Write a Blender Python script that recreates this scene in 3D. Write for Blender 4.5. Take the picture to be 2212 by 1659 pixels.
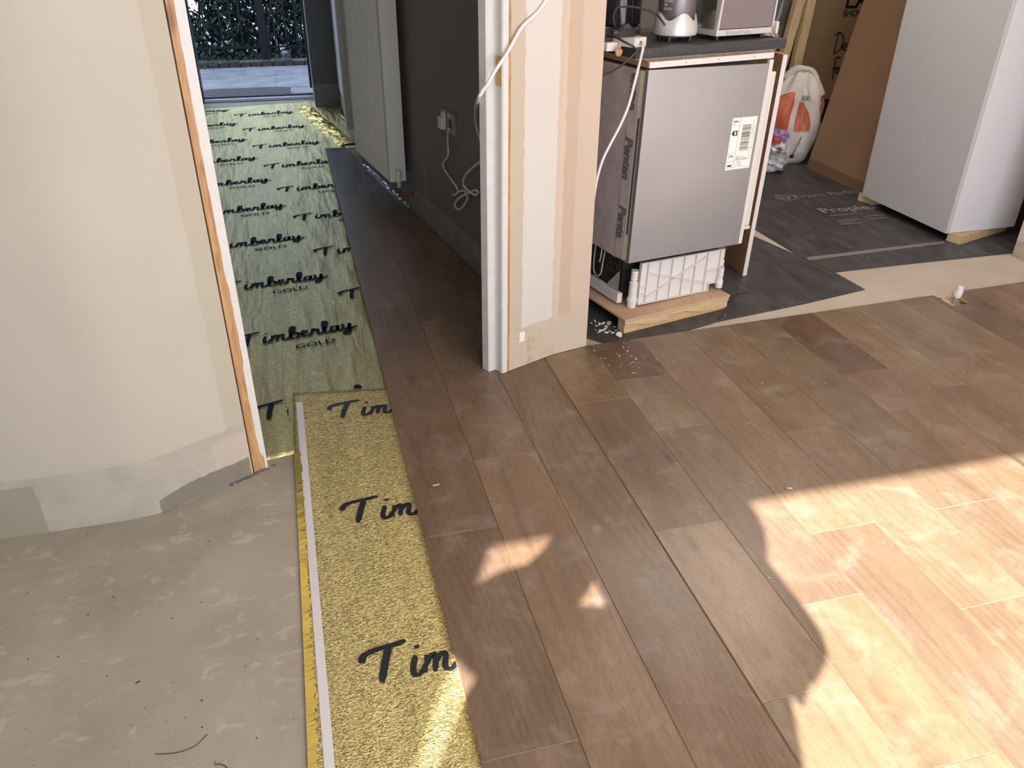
import bpy, bmesh, math, random
from mathutils import Vector, Matrix
random.seed(7)
PI = math.pi
scene = bpy.context.scene
for o in list(bpy.data.objects): bpy.data.objects.remove(o)
col = scene.collection

# ------------------------------------------------------------------ camera
W, H, FPX = 2212.0, 1659.0, 1736.34
CAMZ = 1.355
PIT, ROL, YAW = 0.526809, 0.0083023, 0.262935
cy, sy, cp, sp = math.cos(YAW), math.sin(YAW), math.cos(PIT), math.sin(PIT)
FW = Vector((sy*cp, cy*cp, -sp)); RT = Vector((cy, -sy, 0)); UP = RT.cross(FW)
cr, sr = math.cos(ROL), math.sin(ROL)
RT, UP = cr*RT + sr*UP, -sr*RT + cr*UP
cam_d = bpy.data.cameras.new('camera'); cam = bpy.data.objects.new('camera', cam_d); col.objects.link(cam)
cam_d.sensor_width = 36.0; cam_d.lens = FPX/W*36.0; cam_d.clip_start = 0.02
cam.matrix_world = Matrix(((RT.x, UP.x, -FW.x, 0), (RT.y, UP.y, -FW.y, 0), (RT.z, UP.z, -FW.z, CAMZ), (0, 0, 0, 1)))
scene.camera = cam

# ------------------------------------------------------------------ sky, sun, large lights, exposure
world = bpy.data.worlds.new('sky'); scene.world = world; world.use_nodes = True
bg = world.node_tree.nodes['Background']; bg.inputs[0].default_value = (0.56, 0.72, 1.0, 1); bg.inputs[1].default_value = 4.2
def lamp(name, kind, loc, direction, energy, color, size=None, size_y=None):
    l = bpy.data.lights.new(name, kind); l.energy = energy; l.color = color
    if kind == 'AREA':
        l.shape = 'RECTANGLE'; l.size = size; l.size_y = size_y or size
    o = bpy.data.objects.new(name, l); col.objects.link(o); o.location = loc
    o.rotation_euler = Vector(direction).to_track_quat('-Z', 'Y').to_euler()
    return o
SUN = Vector((0.54, 1.062, -1.0))
sun = lamp('sun', 'SUN', (-2, -4, 5), SUN, 26.0, (1.0, 0.975, 0.965)); sun.data.angle = math.radians(0.6)
lamp('room_daylight', 'AREA', (1.2, -0.60, 1.25), (0.1, 1, -0.22), 47, (1.0, 0.89, 0.76), 3.2, 1.7)
lamp('room_fill_light', 'AREA', (1.3, 0.9, 2.36), (0, 0, -1), 14, (1.0, 0.88, 0.74), 1.6, 1.2)  # unseen fill added under the ceiling to raise the room's ambient light
lamp('kitchen_fill_light', 'AREA', (2.2, 3.4, 2.36), (0, 0, -1), 26, (1.0, 0.90, 0.81), 1.2, 1.0)  # added fill that brightens the kitchen, not a known fitting
vs = scene.view_settings
vs.view_transform = 'Standard'; vs.look = 'None'; vs.exposure = 0.0; vs.gamma = 1.0; vs.use_curve_mapping = False

# ------------------------------------------------------------------ helpers
def ray(px, py):
    return FW + RT*((px-W/2)/FPX) - UP*((py-H/2)/FPX)
def G(px, py, z=0.0):
    d = ray(px, py); t = (z-CAMZ)/d.z
    return Vector((d.x*t, d.y*t, z))
def onplane(px, py, p0, dirn):
    d = ray(px, py); n = Vector((dirn[1], -dirn[0], 0)); t = n.dot(Vector((p0[0], p0[1], 0)))/n.dot(d)
    q = d*t; q.z += CAMZ; return q

def tagit(o, label=None, cat=None, group=None, kind=None):
    if label: o['label'] = label
    if cat: o['category'] = cat
    if group: o['group'] = group
    if kind: o['kind'] = kind
    return o
def empty(name, loc=(0, 0, 0), rotz=0.0, label=None, cat=None, group=None, kind=None):
    o = bpy.data.objects.new(name, None); col.objects.link(o); o.location = loc; o.rotation_euler = (0, 0, rotz)
    o.empty_display_size = 0.05
    return tagit(o, label, cat, group, kind)
def link(name, me, m=None, parent=None, **kw):
    o = bpy.data.objects.new(name, me); col.objects.link(o)
    if m is not None: me.materials.append(m)
    if parent is not None: o.parent = parent
    return tagit(o, **kw)
def from_bm(name, bm, m=None, parent=None, smooth=False, **kw):
    me = bpy.data.meshes.new(name)
    if kw.pop('up', False):
        bm.normal_update()
        bmesh.ops.reverse_faces(bm, faces=[f for f in bm.faces if f.normal.z < 0])
    else: bmesh.ops.recalc_face_normals(bm, faces=bm.faces)
    bm.to_mesh(me); bm.free()
    if smooth:
        for p in me.polygons: p.use_smooth = True
    return link(name, me, m, parent, **kw)
def add_box(bm, x0, x1, y0, y1, z0, z1, M=None, bev=0.0):
    vs_ = [Vector((x, y, z)) for z in (z0, z1) for y in (y0, y1) for x in (x0, x1)]
    if M: vs_ = [M @ v for v in vs_]
    v = [bm.verts.new(p) for p in vs_]
    fs = [bm.faces.new([v[i] for i in q]) for q in ((0, 2, 3, 1), (4, 5, 7, 6), (0, 1, 5, 4), (2, 6, 7, 3), (0, 4, 6, 2), (1, 3, 7, 5))]
    if bev > 0:
        es = list({e for f in fs for e in f.edges})
        bmesh.ops.bevel(bm, geom=es, offset=bev, segments=2, affect='EDGES', profile=0.7)
def box(name, x0, x1, y0, y1, z0, z1, m, parent=None, bev=0.0, M=None, **kw):
    bm = bmesh.new(); add_box(bm, x0, x1, y0, y1, z0, z1, M, bev)
    return from_bm(name, bm, m, parent, **kw)
def add_prism(bm, pts, z0, z1, bev=0.0):
    """extrude an xy polygon; z0/z1 may be functions"""
    n = len(pts)
    a = [bm.verts.new((p[0], p[1], z0)) for p in pts]; b = [bm.verts.new((p[0], p[1], z1)) for p in pts]
    bm.faces.new(a[::-1]); top = bm.faces.new(b)
    for i in range(n):
        j = (i+1) % n; bm.faces.new((a[i], a[j], b[j], b[i]))
    if bev > 0:
        bmesh.ops.bevel(bm, geom=list(top.edges), offset=bev, segments=1, affect='EDGES')
def prism(name, pts, z0, z1, m, parent=None, bev=0.0, **kw):
    bm = bmesh.new(); add_prism(bm, pts, z0, z1, bev)
    return from_bm(name, bm, m, parent, **kw)
def smooth_path(pts, n=6):
    pts = [Vector(p) for p in pts]
    if len(pts) < 3: return pts
    out = []
    P = [pts[0]*2-pts[1]] + pts + [pts[-1]*2-pts[-2]]
    for i in range(1, len(P)-2):
        p0, p1, p2, p3 = P[i-1:i+3]
        for k in range(n):
            t = k/n
            out.append(0.5*((2*p1)+(p2-p0)*t+(2*p0-5*p1+4*p2-p3)*t*t+(3*p1-p0-3*p2+p3)*t**3))
    out.append(pts[-1]); return out
def add_tube(bm, pts, r, seg=8):
    rings = []; n = len(pts); up = Vector((0.13, 0.21, 0.97)).normalized()
    for i, p in enumerate(pts):
        t = (pts[min(i+1, n-1)] - pts[max(i-1, 0)]).normalized()
        a = t.cross(up)
        if a.length < 1e-3: a = t.cross(Vector((1, 0, 0)))
        a.normalize(); b = t.cross(a).normalized()
        rr = r(i/(n-1)) if callable(r) else r
        rings.append([bm.verts.new(p + (a*math.cos(2*PI*k/seg) + b*math.sin(2*PI*k/seg))*rr) for k in range(seg)])
    for i in range(n-1):
        for k in range(seg):
            bm.faces.new((rings[i][k], rings[i][(k+1) % seg], rings[i+1][(k+1) % seg], rings[i+1][k]))
    bm.faces.new(rings[0][::-1]); bm.faces.new(rings[-1])
def tube(name, pts, r, m, parent=None, seg=8, sm=5, **kw):
    bm = bmesh.new(); add_tube(bm, smooth_path(pts, sm) if sm else [Vector(p) for p in pts], r, seg)
    return from_bm(name, bm, m, parent, smooth=True, **kw)
def add_lathe(bm, prof, seg=32, c=(0, 0, 0), fz=None):
    rings = []
    for r, z in prof:
        rings.append([bm.verts.new((c[0]+r*math.cos(2*PI*k/seg), c[1]+r*math.sin(2*PI*k/seg), c[2]+z+(fz(k/seg, z) if fz else 0))) for k in range(seg)])
    for i in range(len(rings)-1):
        for k in range(seg):
            bm.faces.new((rings[i][k], rings[i][(k+1) % seg], rings[i+1][(k+1) % seg], rings[i+1][k]))
    bm.faces.new(rings[0][::-1]); bm.faces.new(rings[-1])
def lathe(name, prof, m, parent=None, seg=32, c=(0, 0, 0), fz=None, **kw):
    bm = bmesh.new(); add_lathe(bm, prof, seg, c, fz)
    o = from_bm(name, bm, m, parent, smooth=True, **kw)
    md = o.modifiers.new('edges', 'EDGE_SPLIT'); md.split_angle = math.radians(40)
    return o
def text_obj(name, s, size, M, m, parent=None, weight=0.0, extrude=0.0004, align='LEFT', sx=1.0, shear=0.0, **kw):
    c = bpy.data.curves.new(name, 'FONT'); c.body = s; c.size = size; c.offset = weight; c.extrude = extrude
    c.align_x = align; c.shear = shear; c.resolution_u = 3
    t = bpy.data.objects.new(name, c); col.objects.link(t)
    dg = bpy.context.evaluated_depsgraph_get(); me = bpy.data.meshes.new_from_object(t.evaluated_get(dg))
    bpy.data.objects.remove(t); bpy.data.curves.remove(c)
    me.transform(M @ Matrix.Diagonal((sx, 1, 1, 1)))
    me.name = name; me.materials.clear()
    return link(name, me, m, parent, **kw)
def frame(o, x, y, z=None):
    """matrix with origin o and the axes x, y, z"""
    x = Vector(x).normalized(); y = Vector(y).normalized(); z = x.cross(y).normalized() if z is None else Vector(z)
    return Matrix(((x.x, y.x, z.x, o[0]), (x.y, y.y, z.y, o[1]), (x.z, y.z, z.z, o[2]), (0, 0, 0, 1)))

# ------------------------------------------------------------------ materials
class NT:
    def __init__(s, name):
        s.m = bpy.data.materials.new(name); s.m.use_nodes = True; s.t = s.m.node_tree
        s.b = s.t.nodes['Principled BSDF']; s.co = None
    def n(s, typ, **kw):
        nd = s.t.nodes.new(typ)
        for k, v in kw.items(): setattr(nd, k, v)
        return nd
    def l(s, a, b): s.t.links.new(a, b)
    def coords(s, kind='Object', scale=(1, 1, 1), rot=(0, 0, 0), rnd=False):
        tc = s.n('ShaderNodeTexCoord'); mp = s.n('ShaderNodeMapping')
        mp.inputs['Scale'].default_value = scale; mp.inputs['Rotation'].default_value = rot
        s.l(tc.outputs[kind], mp.inputs[0])
        if rnd:
            oi = s.n('ShaderNodeObjectInfo'); mu = s.n('ShaderNodeMath', operation='MULTIPLY'); mu.inputs[1].default_value = 37.0
            s.l(oi.outputs['Random'], mu.inputs[0]); cb = s.n('ShaderNodeCombineXYZ'); s.l(mu.outputs[0], cb.inputs[0]); s.l(mu.outputs[0], cb.inputs[1]); s.l(cb.outputs[0], mp.inputs['Location'])
        return mp.outputs[0]
    def noise(s, co, scale, detail=3, rough=0.5, dist=0.0):
        nd = s.n('ShaderNodeTexNoise'); nd.inputs['Scale'].default_value = scale; nd.inputs['Detail'].default_value = detail
        nd.inputs['Roughness'].default_value = rough; nd.inputs['Distortion'].default_value = dist
        s.l(co, nd.inputs['Vector']); return nd.outputs['Fac']
    def ramp(s, fac, stops, interp='LINEAR'):
        r = s.n('ShaderNodeValToRGB'); r.color_ramp.interpolation = interp
        while len(r.color_ramp.elements) < len(stops): r.color_ramp.elements.new(0.5)
        for e, (p, c) in zip(r.color_ramp.elements, stops):
            e.position = p; e.color = (c, c, c, 1) if isinstance(c, (int, float)) else (*c, 1)
        s.l(fac, r.inputs[0]); return r.outputs[0]
    def mix(s, fac, a, b, mode='MIX'):
        x = s.n('ShaderNodeMix', data_type='RGBA', blend_type=mode)
        for inp, v in ((x.inputs[0], fac), (x.inputs[6], a), (x.inputs[7], b)):
            if isinstance(v, (int, float)): inp.default_value = v
            elif isinstance(v, tuple): inp.default_value = (*v, 1)
            else: s.l(v, inp)
        return x.outputs[2]
    def math(s, op, a, b=None, c=None):
        x = s.n('ShaderNodeMath', operation=op)
        for i, v in enumerate((a, b, c)):
            if v is None: continue
            if isinstance(v, (int, float)): x.inputs[i].default_value = v
            else: s.l(v, x.inputs[i])
        return x.outputs[0]
    def bump(s, h, strength=0.3, dist=0.01, prev=None):
        b = s.n('ShaderNodeBump'); b.inputs['Strength'].default_value = strength; b.inputs['Distance'].default_value = dist
        s.l(h, b.inputs['Height'])
        if prev: s.l(prev, b.inputs['Normal'])
        s.l(b.outputs[0], s.b.inputs['Normal']); return b.outputs[0]
    def set(s, col=None, rough=None, metal=None, spec=None):
        for k, v in (('Base Color', col), ('Roughness', rough), ('Metallic', metal), ('Specular IOR Level', spec)):
            if v is None: continue
            if isinstance(v, tuple): s.b.inputs[k].default_value = (*v, 1)
            elif isinstance(v, (int, float)): s.b.inputs[k].default_value = v
            else: s.l(v, s.b.inputs[k])
        return s.m
def plain(name, c, rough=0.5, metal=0.0, nscale=0, namt=0.12, bump=0.0, spec=0.5):
    t = NT(name)
    if nscale:
        co = t.coords(); f = t.noise(co, nscale, 4)
        dark = tuple(v*(1-namt) for v in c); lite = tuple(min(1, v*(1+namt)) for v in c)
        t.set(t.ramp(f, [(0.3, dark), (0.7, lite)]), rough, metal, spec)
        if bump: t.bump(t.noise(co, nscale*3, 3), bump, 0.002)
    else: t.set(c, rough, metal, spec)
    return t.m

def mat_board():
    t = NT('oiled_oak_board'); co = t.coords(rnd=True)
    mp = t.n('ShaderNodeMapping'); mp.inputs['Scale'].default_value = (1, 0.10, 1); t.l(co, mp.inputs[0])
    mp2 = t.n('ShaderNodeMapping'); mp2.inputs['Scale'].default_value = (1, 0.30, 1); t.l(co, mp2.inputs[0])
    oi = t.n('ShaderNodeObjectInfo')
    big = t.noise(mp2.outputs[0], 7, 3, 0.5, 0.6)
    sx = t.n('ShaderNodeSeparateXYZ'); t.l(co, sx.inputs[0])
    flow = t.noise(mp.outputs[0], 4.2, 1.5, 0.45)
    wv = t.math('SINE', t.math('ADD', t.math('MULTIPLY', sx.outputs[0], 150), t.math('MULTIPLY', flow, 120)))
    wv = t.math('MULTIPLY_ADD', wv, 0.5, 0.5)
    fine = t.noise(mp.outputs[0], 260, 3, 0.6)
    c = t.ramp(big, [(0.25, (0.142, 0.091, 0.054)), (0.55, (0.188, 0.125, 0.077)), (0.8, (0.232, 0.160, 0.101))])
    c = t.mix(t.math('MULTIPLY', t.ramp(wv, [(0.0, 0.42), (0.35, 0.10), (0.7, 0.0)]), t.ramp(big, [(0.35, 1.0), (0.65, 0.35)])), c, (0.105, 0.066, 0.041))
    c = t.mix(t.ramp(fine, [(0.30, 0.45), (0.54, 0.0)]), c, (0.085, 0.052, 0.032))
    # knots
    v = t.n('ShaderNodeTexVoronoi'); v.inputs['Scale'].default_value = 4.2; t.l(mp2.outputs[0], v.inputs[0])
    k = t.ramp(t.math('ADD', v.outputs['Distance'], t.math('MULTIPLY', t.math('SUBTRACT', t.noise(co, 30, 3), 0.5), 0.05)), [(0.02, 0.80), (0.05, 0.25), (0.10, 0.0)])
    c = t.mix(k, c, (0.055, 0.043, 0.038))
    c = t.mix(1.0, c, oi.outputs['Color'], 'MULTIPLY')
    # plaster dust
    d = t.noise(t.coords('Generated', (1, 1, 1)), 1, 1)
    dust = t.noise(co, 9, 6, 0.62, 0.5)
    c = t.mix(t.ramp(dust, [(0.52, 0.0), (0.76, 0.30)]), c, (0.38, 0.325, 0.27))
    t.set(c, t.ramp(dust, [(0.4, 0.295), (0.75, 0.38)]), 0, 0.5)
    t.bump(t.math('ADD', t.math('MULTIPLY', fine, 0.6), t.math('MULTIPLY', wv, 0.2)), 0.16, 0.0012)
    return t.m
def mat_foil(name, hall):
    t = NT(name); co = t.coords()
    m1 = t.n('ShaderNodeMapping'); m1.inputs['Scale'].default_value = (0.45, 1.15, 1); t.l(co, m1.inputs[0])
    a = t.noise(m1.outputs[0], 240, 2.0, 0.6, 1.3)
    a2 = t.noise(m1.outputs[0], 95, 2.0, 0.6, 1.0)
    m2 = t.n('ShaderNodeMapping'); m2.inputs['Scale'].default_value = (1, 0.13, 1); m2.inputs['Rotation'].default_value = (0, 0, 0.25); t.l(co, m2.inputs[0])
    rip = t.noise(m2.outputs[0], 22 if hall else 13, 2, 0.5, 0.2)
    ridge = t.math('ABSOLUTE', t.math('SUBTRACT', a, 0.5))
    crease_shade = t.ramp(a, [(0.42, 1.0), (0.51, 0.0)])  # hollows of the crinkle bump go dark: crease shade painted into the gold
    c = t.mix(t.math('MULTIPLY', crease_shade, 0.45 if hall else 0.74), (0.95, 0.80, 0.27) if hall else (0.80, 0.60, 0.17), (0.13, 0.085, 0.014))  # hall copy of the foil is painted brighter, as if lit from the door
    c = t.mix(t.ramp(rip, [(0.35, 0.30), (0.6, 0.0)]), c, (0.34, 0.24, 0.04))  # ripple troughs are shaded in the colour as well as the bump
    t.set(c, 0.30, 0.95)
    t.b.inputs['Coat Weight'].default_value = 1.0; t.b.inputs['Coat Roughness'].default_value = 0.17; t.b.inputs['Coat IOR'].default_value = 1.75
    b = t.bump(rip, 0.85 if hall else 0.3, 0.014 if hall else 0.010)
    b = t.bump(a2, 0.30 if hall else 0.5, 0.004, b)
    b = t.bump(a, 0.75 if hall else 1.0, 0.0032 if hall else 0.0045, b)
    t.l(b, t.b.inputs['Coat Normal'])
    return t.m
def mat_gold_smooth():
    t = NT('crumpled_gold_foil'); co = t.coords()
    v = t.n('ShaderNodeTexVoronoi', feature='F1'); v.inputs['Scale'].default_value = 13; t.l(co, v.inputs[0])
    t.set((0.70, 0.52, 0.14), 0.22, 0.95); t.bump(t.math('ADD', v.outputs['Distance'], t.noise(co, 40, 3)), 0.8, 0.012)
    return t.m
def mat_concrete():
    t = NT('dusty_levelling_compound'); co = t.coords()
    c = t.ramp(t.noise(co, 2.6, 5, 0.6, 0.4), [(0.3, (0.275, 0.236, 0.182)), (0.5, (0.348, 0.295, 0.222)), (0.72, (0.40, 0.347, 0.268))])
    mp = t.n('ShaderNodeMapping'); mp.inputs['Scale'].default_value = (0.8, 1.5, 1); mp.inputs['Rotation'].default_value = (0, 0, 0.5); t.l(co, mp.inputs[0])
    c = t.mix(t.ramp(t.noise(mp.outputs[0], 17, 5, 0.68, 0.6), [(0.56, 0.0), (0.68, 0.55)]), c, (0.52, 0.46, 0.39))
    c = t.mix(t.ramp(t.noise(mp.outputs[0], 62, 3, 0.6), [(0.70, 0.0), (0.76, 0.7)]), c, (0.60, 0.55, 0.49))
    c = t.mix(t.ramp(t.noise(co, 120, 2, 0.5), [(0.20, 0.8), (0.25, 0.0)]), c, (0.08, 0.07, 0.06))
    t.set(c, 0.55, 0, 0.4); t.bump(t.noise(co, 30, 5), 0.12, 0.004)
    return t.m
def mat_wall(name, paint, bare, strips, band, extra=None):
    """uv in metres (u along the wall, v height): painted panel, bare plaster where skirting and architrave came off"""
    t = NT(name); uv = t.n('ShaderNodeUVMap'); sep = t.n('ShaderNodeSeparateXYZ'); t.l(uv.outputs[0], sep.inputs[0])
    u, v = sep.outputs[0], sep.outputs[1]
    nz = t.math('MULTIPLY', t.math('SUBTRACT', t.noise(uv.outputs[0], 22, 4, 0.65), 0.5), 0.022)
    uu = t.math('ADD', u, nz); vv = t.math('ADD', v, t.math('MULTIPLY', nz, 0.7))
    soft = t.noise(uv.outputs[0], 3.2, 3)
    cpaint = t.mix(t.ramp(soft, [(0.35, 0.0), (0.65, 1.0)]), paint, tuple(x*0.955 for x in paint))
    c = cpaint
    for (u0, u1, cc) in strips:
        f = t.math('MULTIPLY', t.math('GREATER_THAN', uu, u0), t.math('LESS_THAN', uu, u1)); c = t.mix(f, c, cc)
    f = t.math('LESS_THAN', vv, band)
    bc = t.mix(t.ramp(t.noise(uv.outputs[0], 9, 4, 0.6), [(0.42, 0.0), (0.56, 1.0)]), bare[0], bare[1])
    bc = t.mix(t.ramp(t.noise(uv.outputs[0], 60, 3, 0.6), [(0.68, 0), (0.72, 0.8)]), bc, bare[2])
    c = t.mix(f, c, bc)
    if extra: c = extra(t, u, v, uu, vv, c)
    t.set(c, 0.6, 0, 0.25)
    t.bump(t.math('ADD', t.math('MULTIPLY', f, -0.5), t.math('MULTIPLY', t.noise(uv.outputs[0], 40, 4), 0.12)), 0.35, 0.002)
    return t.m
def mat_pine(name, a=(0.52, 0.29, 0.12), b=(0.36, 0.17, 0.06), axis=2, rough=0.55, knot=0.6):
    t = NT(name); sc = [1, 1, 1]; sc[axis] = 0.08
    co = t.coords(rnd=True); mp = t.n('ShaderNodeMapping'); mp.inputs['Scale'].default_value = sc; t.l(co, mp.inputs[0])
    c = t.ramp(t.noise(mp.outputs[0], 95, 3, 0.6, 1.2), [(0.35, b), (0.6, a)])
    sk = [1, 1, 1]; sk[axis] = 0.45
    m2 = t.n('ShaderNodeMapping'); m2.inputs['Scale'].default_value = sk; t.l(co, m2.inputs[0])
    v = t.n('ShaderNodeTexVoronoi'); v.inputs['Scale'].default_value = 7; t.l(m2.outputs[0], v.inputs[0])
    c = t.mix(t.ramp(v.outputs['Distance'], [(0.04, knot), (0.12, 0)]), c, (0.14, 0.05, 0.025))
    t.set(c, rough); t.bump(t.noise(mp.outputs[0], 150, 2), 0.2, 0.001)
    return t.m
def mat_membrane():
    t = NT('dusty_black_membrane'); co = t.coords()
    mp = t.n('ShaderNodeMapping'); mp.inputs['Scale'].default_value = (1.6, 0.35, 1); mp.inputs['Rotation'].default_value = (0, 0, -0.7); t.l(co, mp.inputs[0])
    c = t.ramp(t.noise(mp.outputs[0], 13, 6, 0.65, 0.4), [(0.35, (0.030, 0.028, 0.028)), (0.62, (0.062, 0.058, 0.058)), (0.8, (0.115, 0.108, 0.105))])
    c = t.mix(t.ramp(t.noise(co, 5, 4, 0.6), [(0.5, 0), (0.75, 0.5)]), c, (0.10, 0.093, 0.09))
    c = t.mix(t.ramp(t.noise(co, 150, 2), [(0.74, 0), (0.77, 0.8)]), c, (0.5, 0.46, 0.42))
    t.set(c, 0.5, 0, 0.5); t.bump(t.noise(co, 14, 3), 0.25, 0.006)
    return t.m

M_board = mat_board(); M_foilA = mat_foil('gold_underlay_foil_lit', True); M_foilB = mat_foil('gold_underlay_foil_near', False)
M_crumple = mat_gold_smooth(); M_conc = mat_concrete(); M_memb = mat_membrane()
M_latex = plain('pale_levelled_subfloor', (0.47, 0.39, 0.31), 0.6, 0, 3, 0.10, 0.1)
M_print = plain('black_print', (0.012, 0.013, 0.018), 0.4)
M_printgrey = plain('grey_print', (0.14, 0.125, 0.115), 0.6)
M_dustprint = plain('faint_white_print', (0.24, 0.23, 0.22), 0.7)
M_white = plain('white_paint', (0.72, 0.67, 0.60), 0.35)
M_white_old = plain('chalky_white_paint', (0.64, 0.59, 0.52), 0.5, 0, 30, 0.04)
M_ceiling = plain('ceiling_white', (0.8, 0.77, 0.72), 0.8)
M_pine = mat_pine('raw_pine'); M_pine_pale = mat_pine('pale_pine', (0.62, 0.44, 0.23), (0.50, 0.32, 0.14), 2, 0.6, 0.3)
M_pine_x = mat_pine('pale_pine_long', (0.60, 0.42, 0.22), (0.47, 0.30, 0.13), 0, 0.6, 0.3)
M_mdf = plain('chipboard_brown', (0.34, 0.18, 0.085), 0.7, 0, 40, 0.12, 0.1)
M_chip = plain('rough_chipboard_edge', (0.34, 0.26, 0.19), 0.85, 0, 90, 0.45, 0.6)
M_ply = plain('plywood_top', (0.52, 0.33, 0.20), 0.6, 0, 8, 0.10, 0.05)
M_edge = mat_pine('board_edge_spruce', (0.62, 0.44, 0.26), (0.40, 0.24, 0.13), 1, 0.6, 0.5)
M_tape = plain('white_tape', (0.62, 0.58, 0.56), 0.35)
M_plastic = plain('white_plastic', (0.68, 0.62, 0.55), 0.35)
M_plastic_dim = plain('cream_plastic', (0.66, 0.60, 0.50), 0.4)
M_black = plain('black_plastic', (0.018, 0.016, 0.015), 0.4)
M_blackgloss = plain('black_gloss', (0.02, 0.016, 0.018), 0.12)
M_worktop = plain('charcoal_worktop', (0.045, 0.042, 0.044), 0.45, 0, 120, 0.3)
M_copper = plain('copper_pipe', (0.22, 0.09, 0.05), 0.45, 0.6)
M_rad = plain('radiator_enamel', (0.76, 0.72, 0.62), 0.35)
M_brown = plain('cardboard_brown', (0.29, 0.165, 0.09), 0.75, 0, 5, 0.07, 0.05)
M_tan = plain('cardboard_tan', (0.42, 0.27, 0.135), 0.75, 0, 4, 0.08, 0.05)
M_lab = plain('label_paper', (0.83, 0.77, 0.66), 0.5)
M_labw = plain('label_paper_white', (0.62, 0.60, 0.62), 0.5)
M_silver = plain('silver_plastic', (0.66, 0.61, 0.56), 0.3, 0.25)
M_frame = plain('anthracite_frame', (0.03, 0.035, 0.045), 0.35)
M_alu = plain('aluminium_threshold', (0.55, 0.58, 0.66), 0.35, 0.5)
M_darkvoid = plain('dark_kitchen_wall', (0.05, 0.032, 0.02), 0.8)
M_steel = (lambda t: (t.set(t.ramp(t.noise(t.coords(), 2.5, 2), [(0.3, (0.41, 0.415, 0.42)), (0.7, (0.475, 0.478, 0.48))]), 0.38, 0.75), t.bump(t.noise(t.coords(), 6, 2), 0.10, 0.01), t.m)[-1])(NT('brushed_steel'))
M_steelgrey = plain('grey_steel_skin', (0.20, 0.175, 0.18), 0.35, 0.6)
M_pinkwrap = plain('insulation_wrap', (0.56, 0.46, 0.42), 0.45, 0.1, 14, 0.14, 0.3)
M_wraptape = plain('yellowed_tape', (0.72, 0.60, 0.43), 0.4, 0, 20, 0.1)
M_cord = plain('white_cord', (0.70, 0.64, 0.58), 0.4)
M_polythene = plain('clear_polythene', (0.30, 0.27, 0.23), 0.15, 0, 6, 0.25, 0.4)
M_orange = plain('orange_print', (0.55, 0.125, 0.055), 0.5)
M_bag = plain('paper_sack', (0.60, 0.52, 0.44), 0.65, 0, 12, 0.08, 0.3)
M_bagdull = plain('dull_paper', (0.42, 0.33, 0.26), 0.7, 0, 18, 0.2)
M_cabinet = plain('white_melamine', (0.70, 0.665, 0.64), 0.3)
M_cab_side = plain('pale_grey_melamine', (0.53, 0.515, 0.495), 0.35)

# ------------------------------------------------------------------ floor slabs
FZ = -0.020                       # top of the bare sub-floor; board tops are z = 0
def slab(name, pts, z0, z1, m): return prism(name, pts, z0, z1, m, kind='structure')
slab('floor', [(-3.2, -0.73), (3.4, -0.73), (3.4, 2.2), (0.9, 2.2), (0.5, 2.6), (0.5, 7.62), (-0.85, 7.62), (-0.85, 2.2), (-3.2, 2.2)], -0.16, FZ, M_conc)
slab('floor_kitchen', [(0.90, 2.2), (4.8, 2.2), (4.8, 6.0), (0.5, 6.0), (0.5, 2.6)], -0.16, FZ, M_latex)
slab('ceiling', [(-3.2, -0.9), (4.85, -0.9), (4.85, 7.9), (-3.2, 7.9)], 2.40, 2.55, M_ceiling)

# ------------------------------------------------------------------ walls
Wd = Vector((0.8869, 0.4620, 0)); Pd = Vector((-0.4620, 0.8869, 0))   # along / through the slanting doorway wall
A0 = Vector((-0.225, 1.974, 0)); R0 = Vector((0.6186, 2.336, 0))
ZT = 2.42
def wall_strip(name, pts, thick_pts, z0, z1, m, **kw):
    """front polyline pts (left to right seen from the front), back polyline thick_pts; uv u = arclength, v = z"""
    bm = bmesh.new(); uvl = bm.loops.layers.uv.new('UVMap')
    poly = list(pts) + list(reversed(thick_pts)); n = len(poly)
    a = [bm.verts.new((p[0], p[1], z0)) for p in poly]; b = [bm.verts.new((p[0], p[1], z1)) for p in poly]
    us = [0.0]
    for i in range(1, n+1): us.append(us[-1] + math.hypot(poly[i % n][0]-poly[i-1][0], poly[i % n][1]-poly[i-1][1]))
    for i in range(n):
        j = (i+1) % n; f = bm.faces.new((a[i], a[j], b[j], b[i]))
        for lp, uv in zip(f.loops, ((us[i], z0), (us[i+1], z0), (us[i+1], z1), (us[i], z1))): lp[uvl].uv = uv
    bm.faces.new(a[::-1]); bm.faces.new(b)
    return from_bm(name, bm, m, kind='structure', **kw)
lw = [(-3.0, 1.838), (-0.55, 1.8415), (-0.475, 1.849), (-0.405, 1.8785), (A0.x-0.004*Wd.x, A0.y-0.004*Wd.y)]
u_end = sum(math.hypot(lw[i+1][0]-lw[i][0], lw[i+1][1]-lw[i][1]) for i in range(len(lw)-1))
def left_extra(t, u, v, uu, vv, c):
    low = t.math('MULTIPLY', t.math('LESS_THAN', vv, 0.026), t.math('GREATER_THAN', u, 2.53)); c = t.mix(low, c, (0.45, 0.385, 0.29))
    old = t.math('MULTIPLY', t.math('LESS_THAN', uu, 2.27), t.math('LESS_THAN', vv, 0.128)); c = t.mix(old, c, (0.33, 0.285, 0.20))
    fil = t.math('MULTIPLY', t.math('GREATER_THAN', uu, u_end-0.098), t.math('LESS_THAN', vv, 0.128))
    return t.mix(t.math('MULTIPLY', fil, 0.5), c, (0.56, 0.44, 0.32))
M_wall_l = mat_wall('magnolia_wall_left', (0.505, 0.435, 0.335), ((0.455, 0.395, 0.31), (0.41, 0.355, 0.275), (0.58, 0.50, 0.41)), [(u_end-0.052, 9, (0.45, 0.385, 0.28))], 0.150, left_extra)
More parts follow.
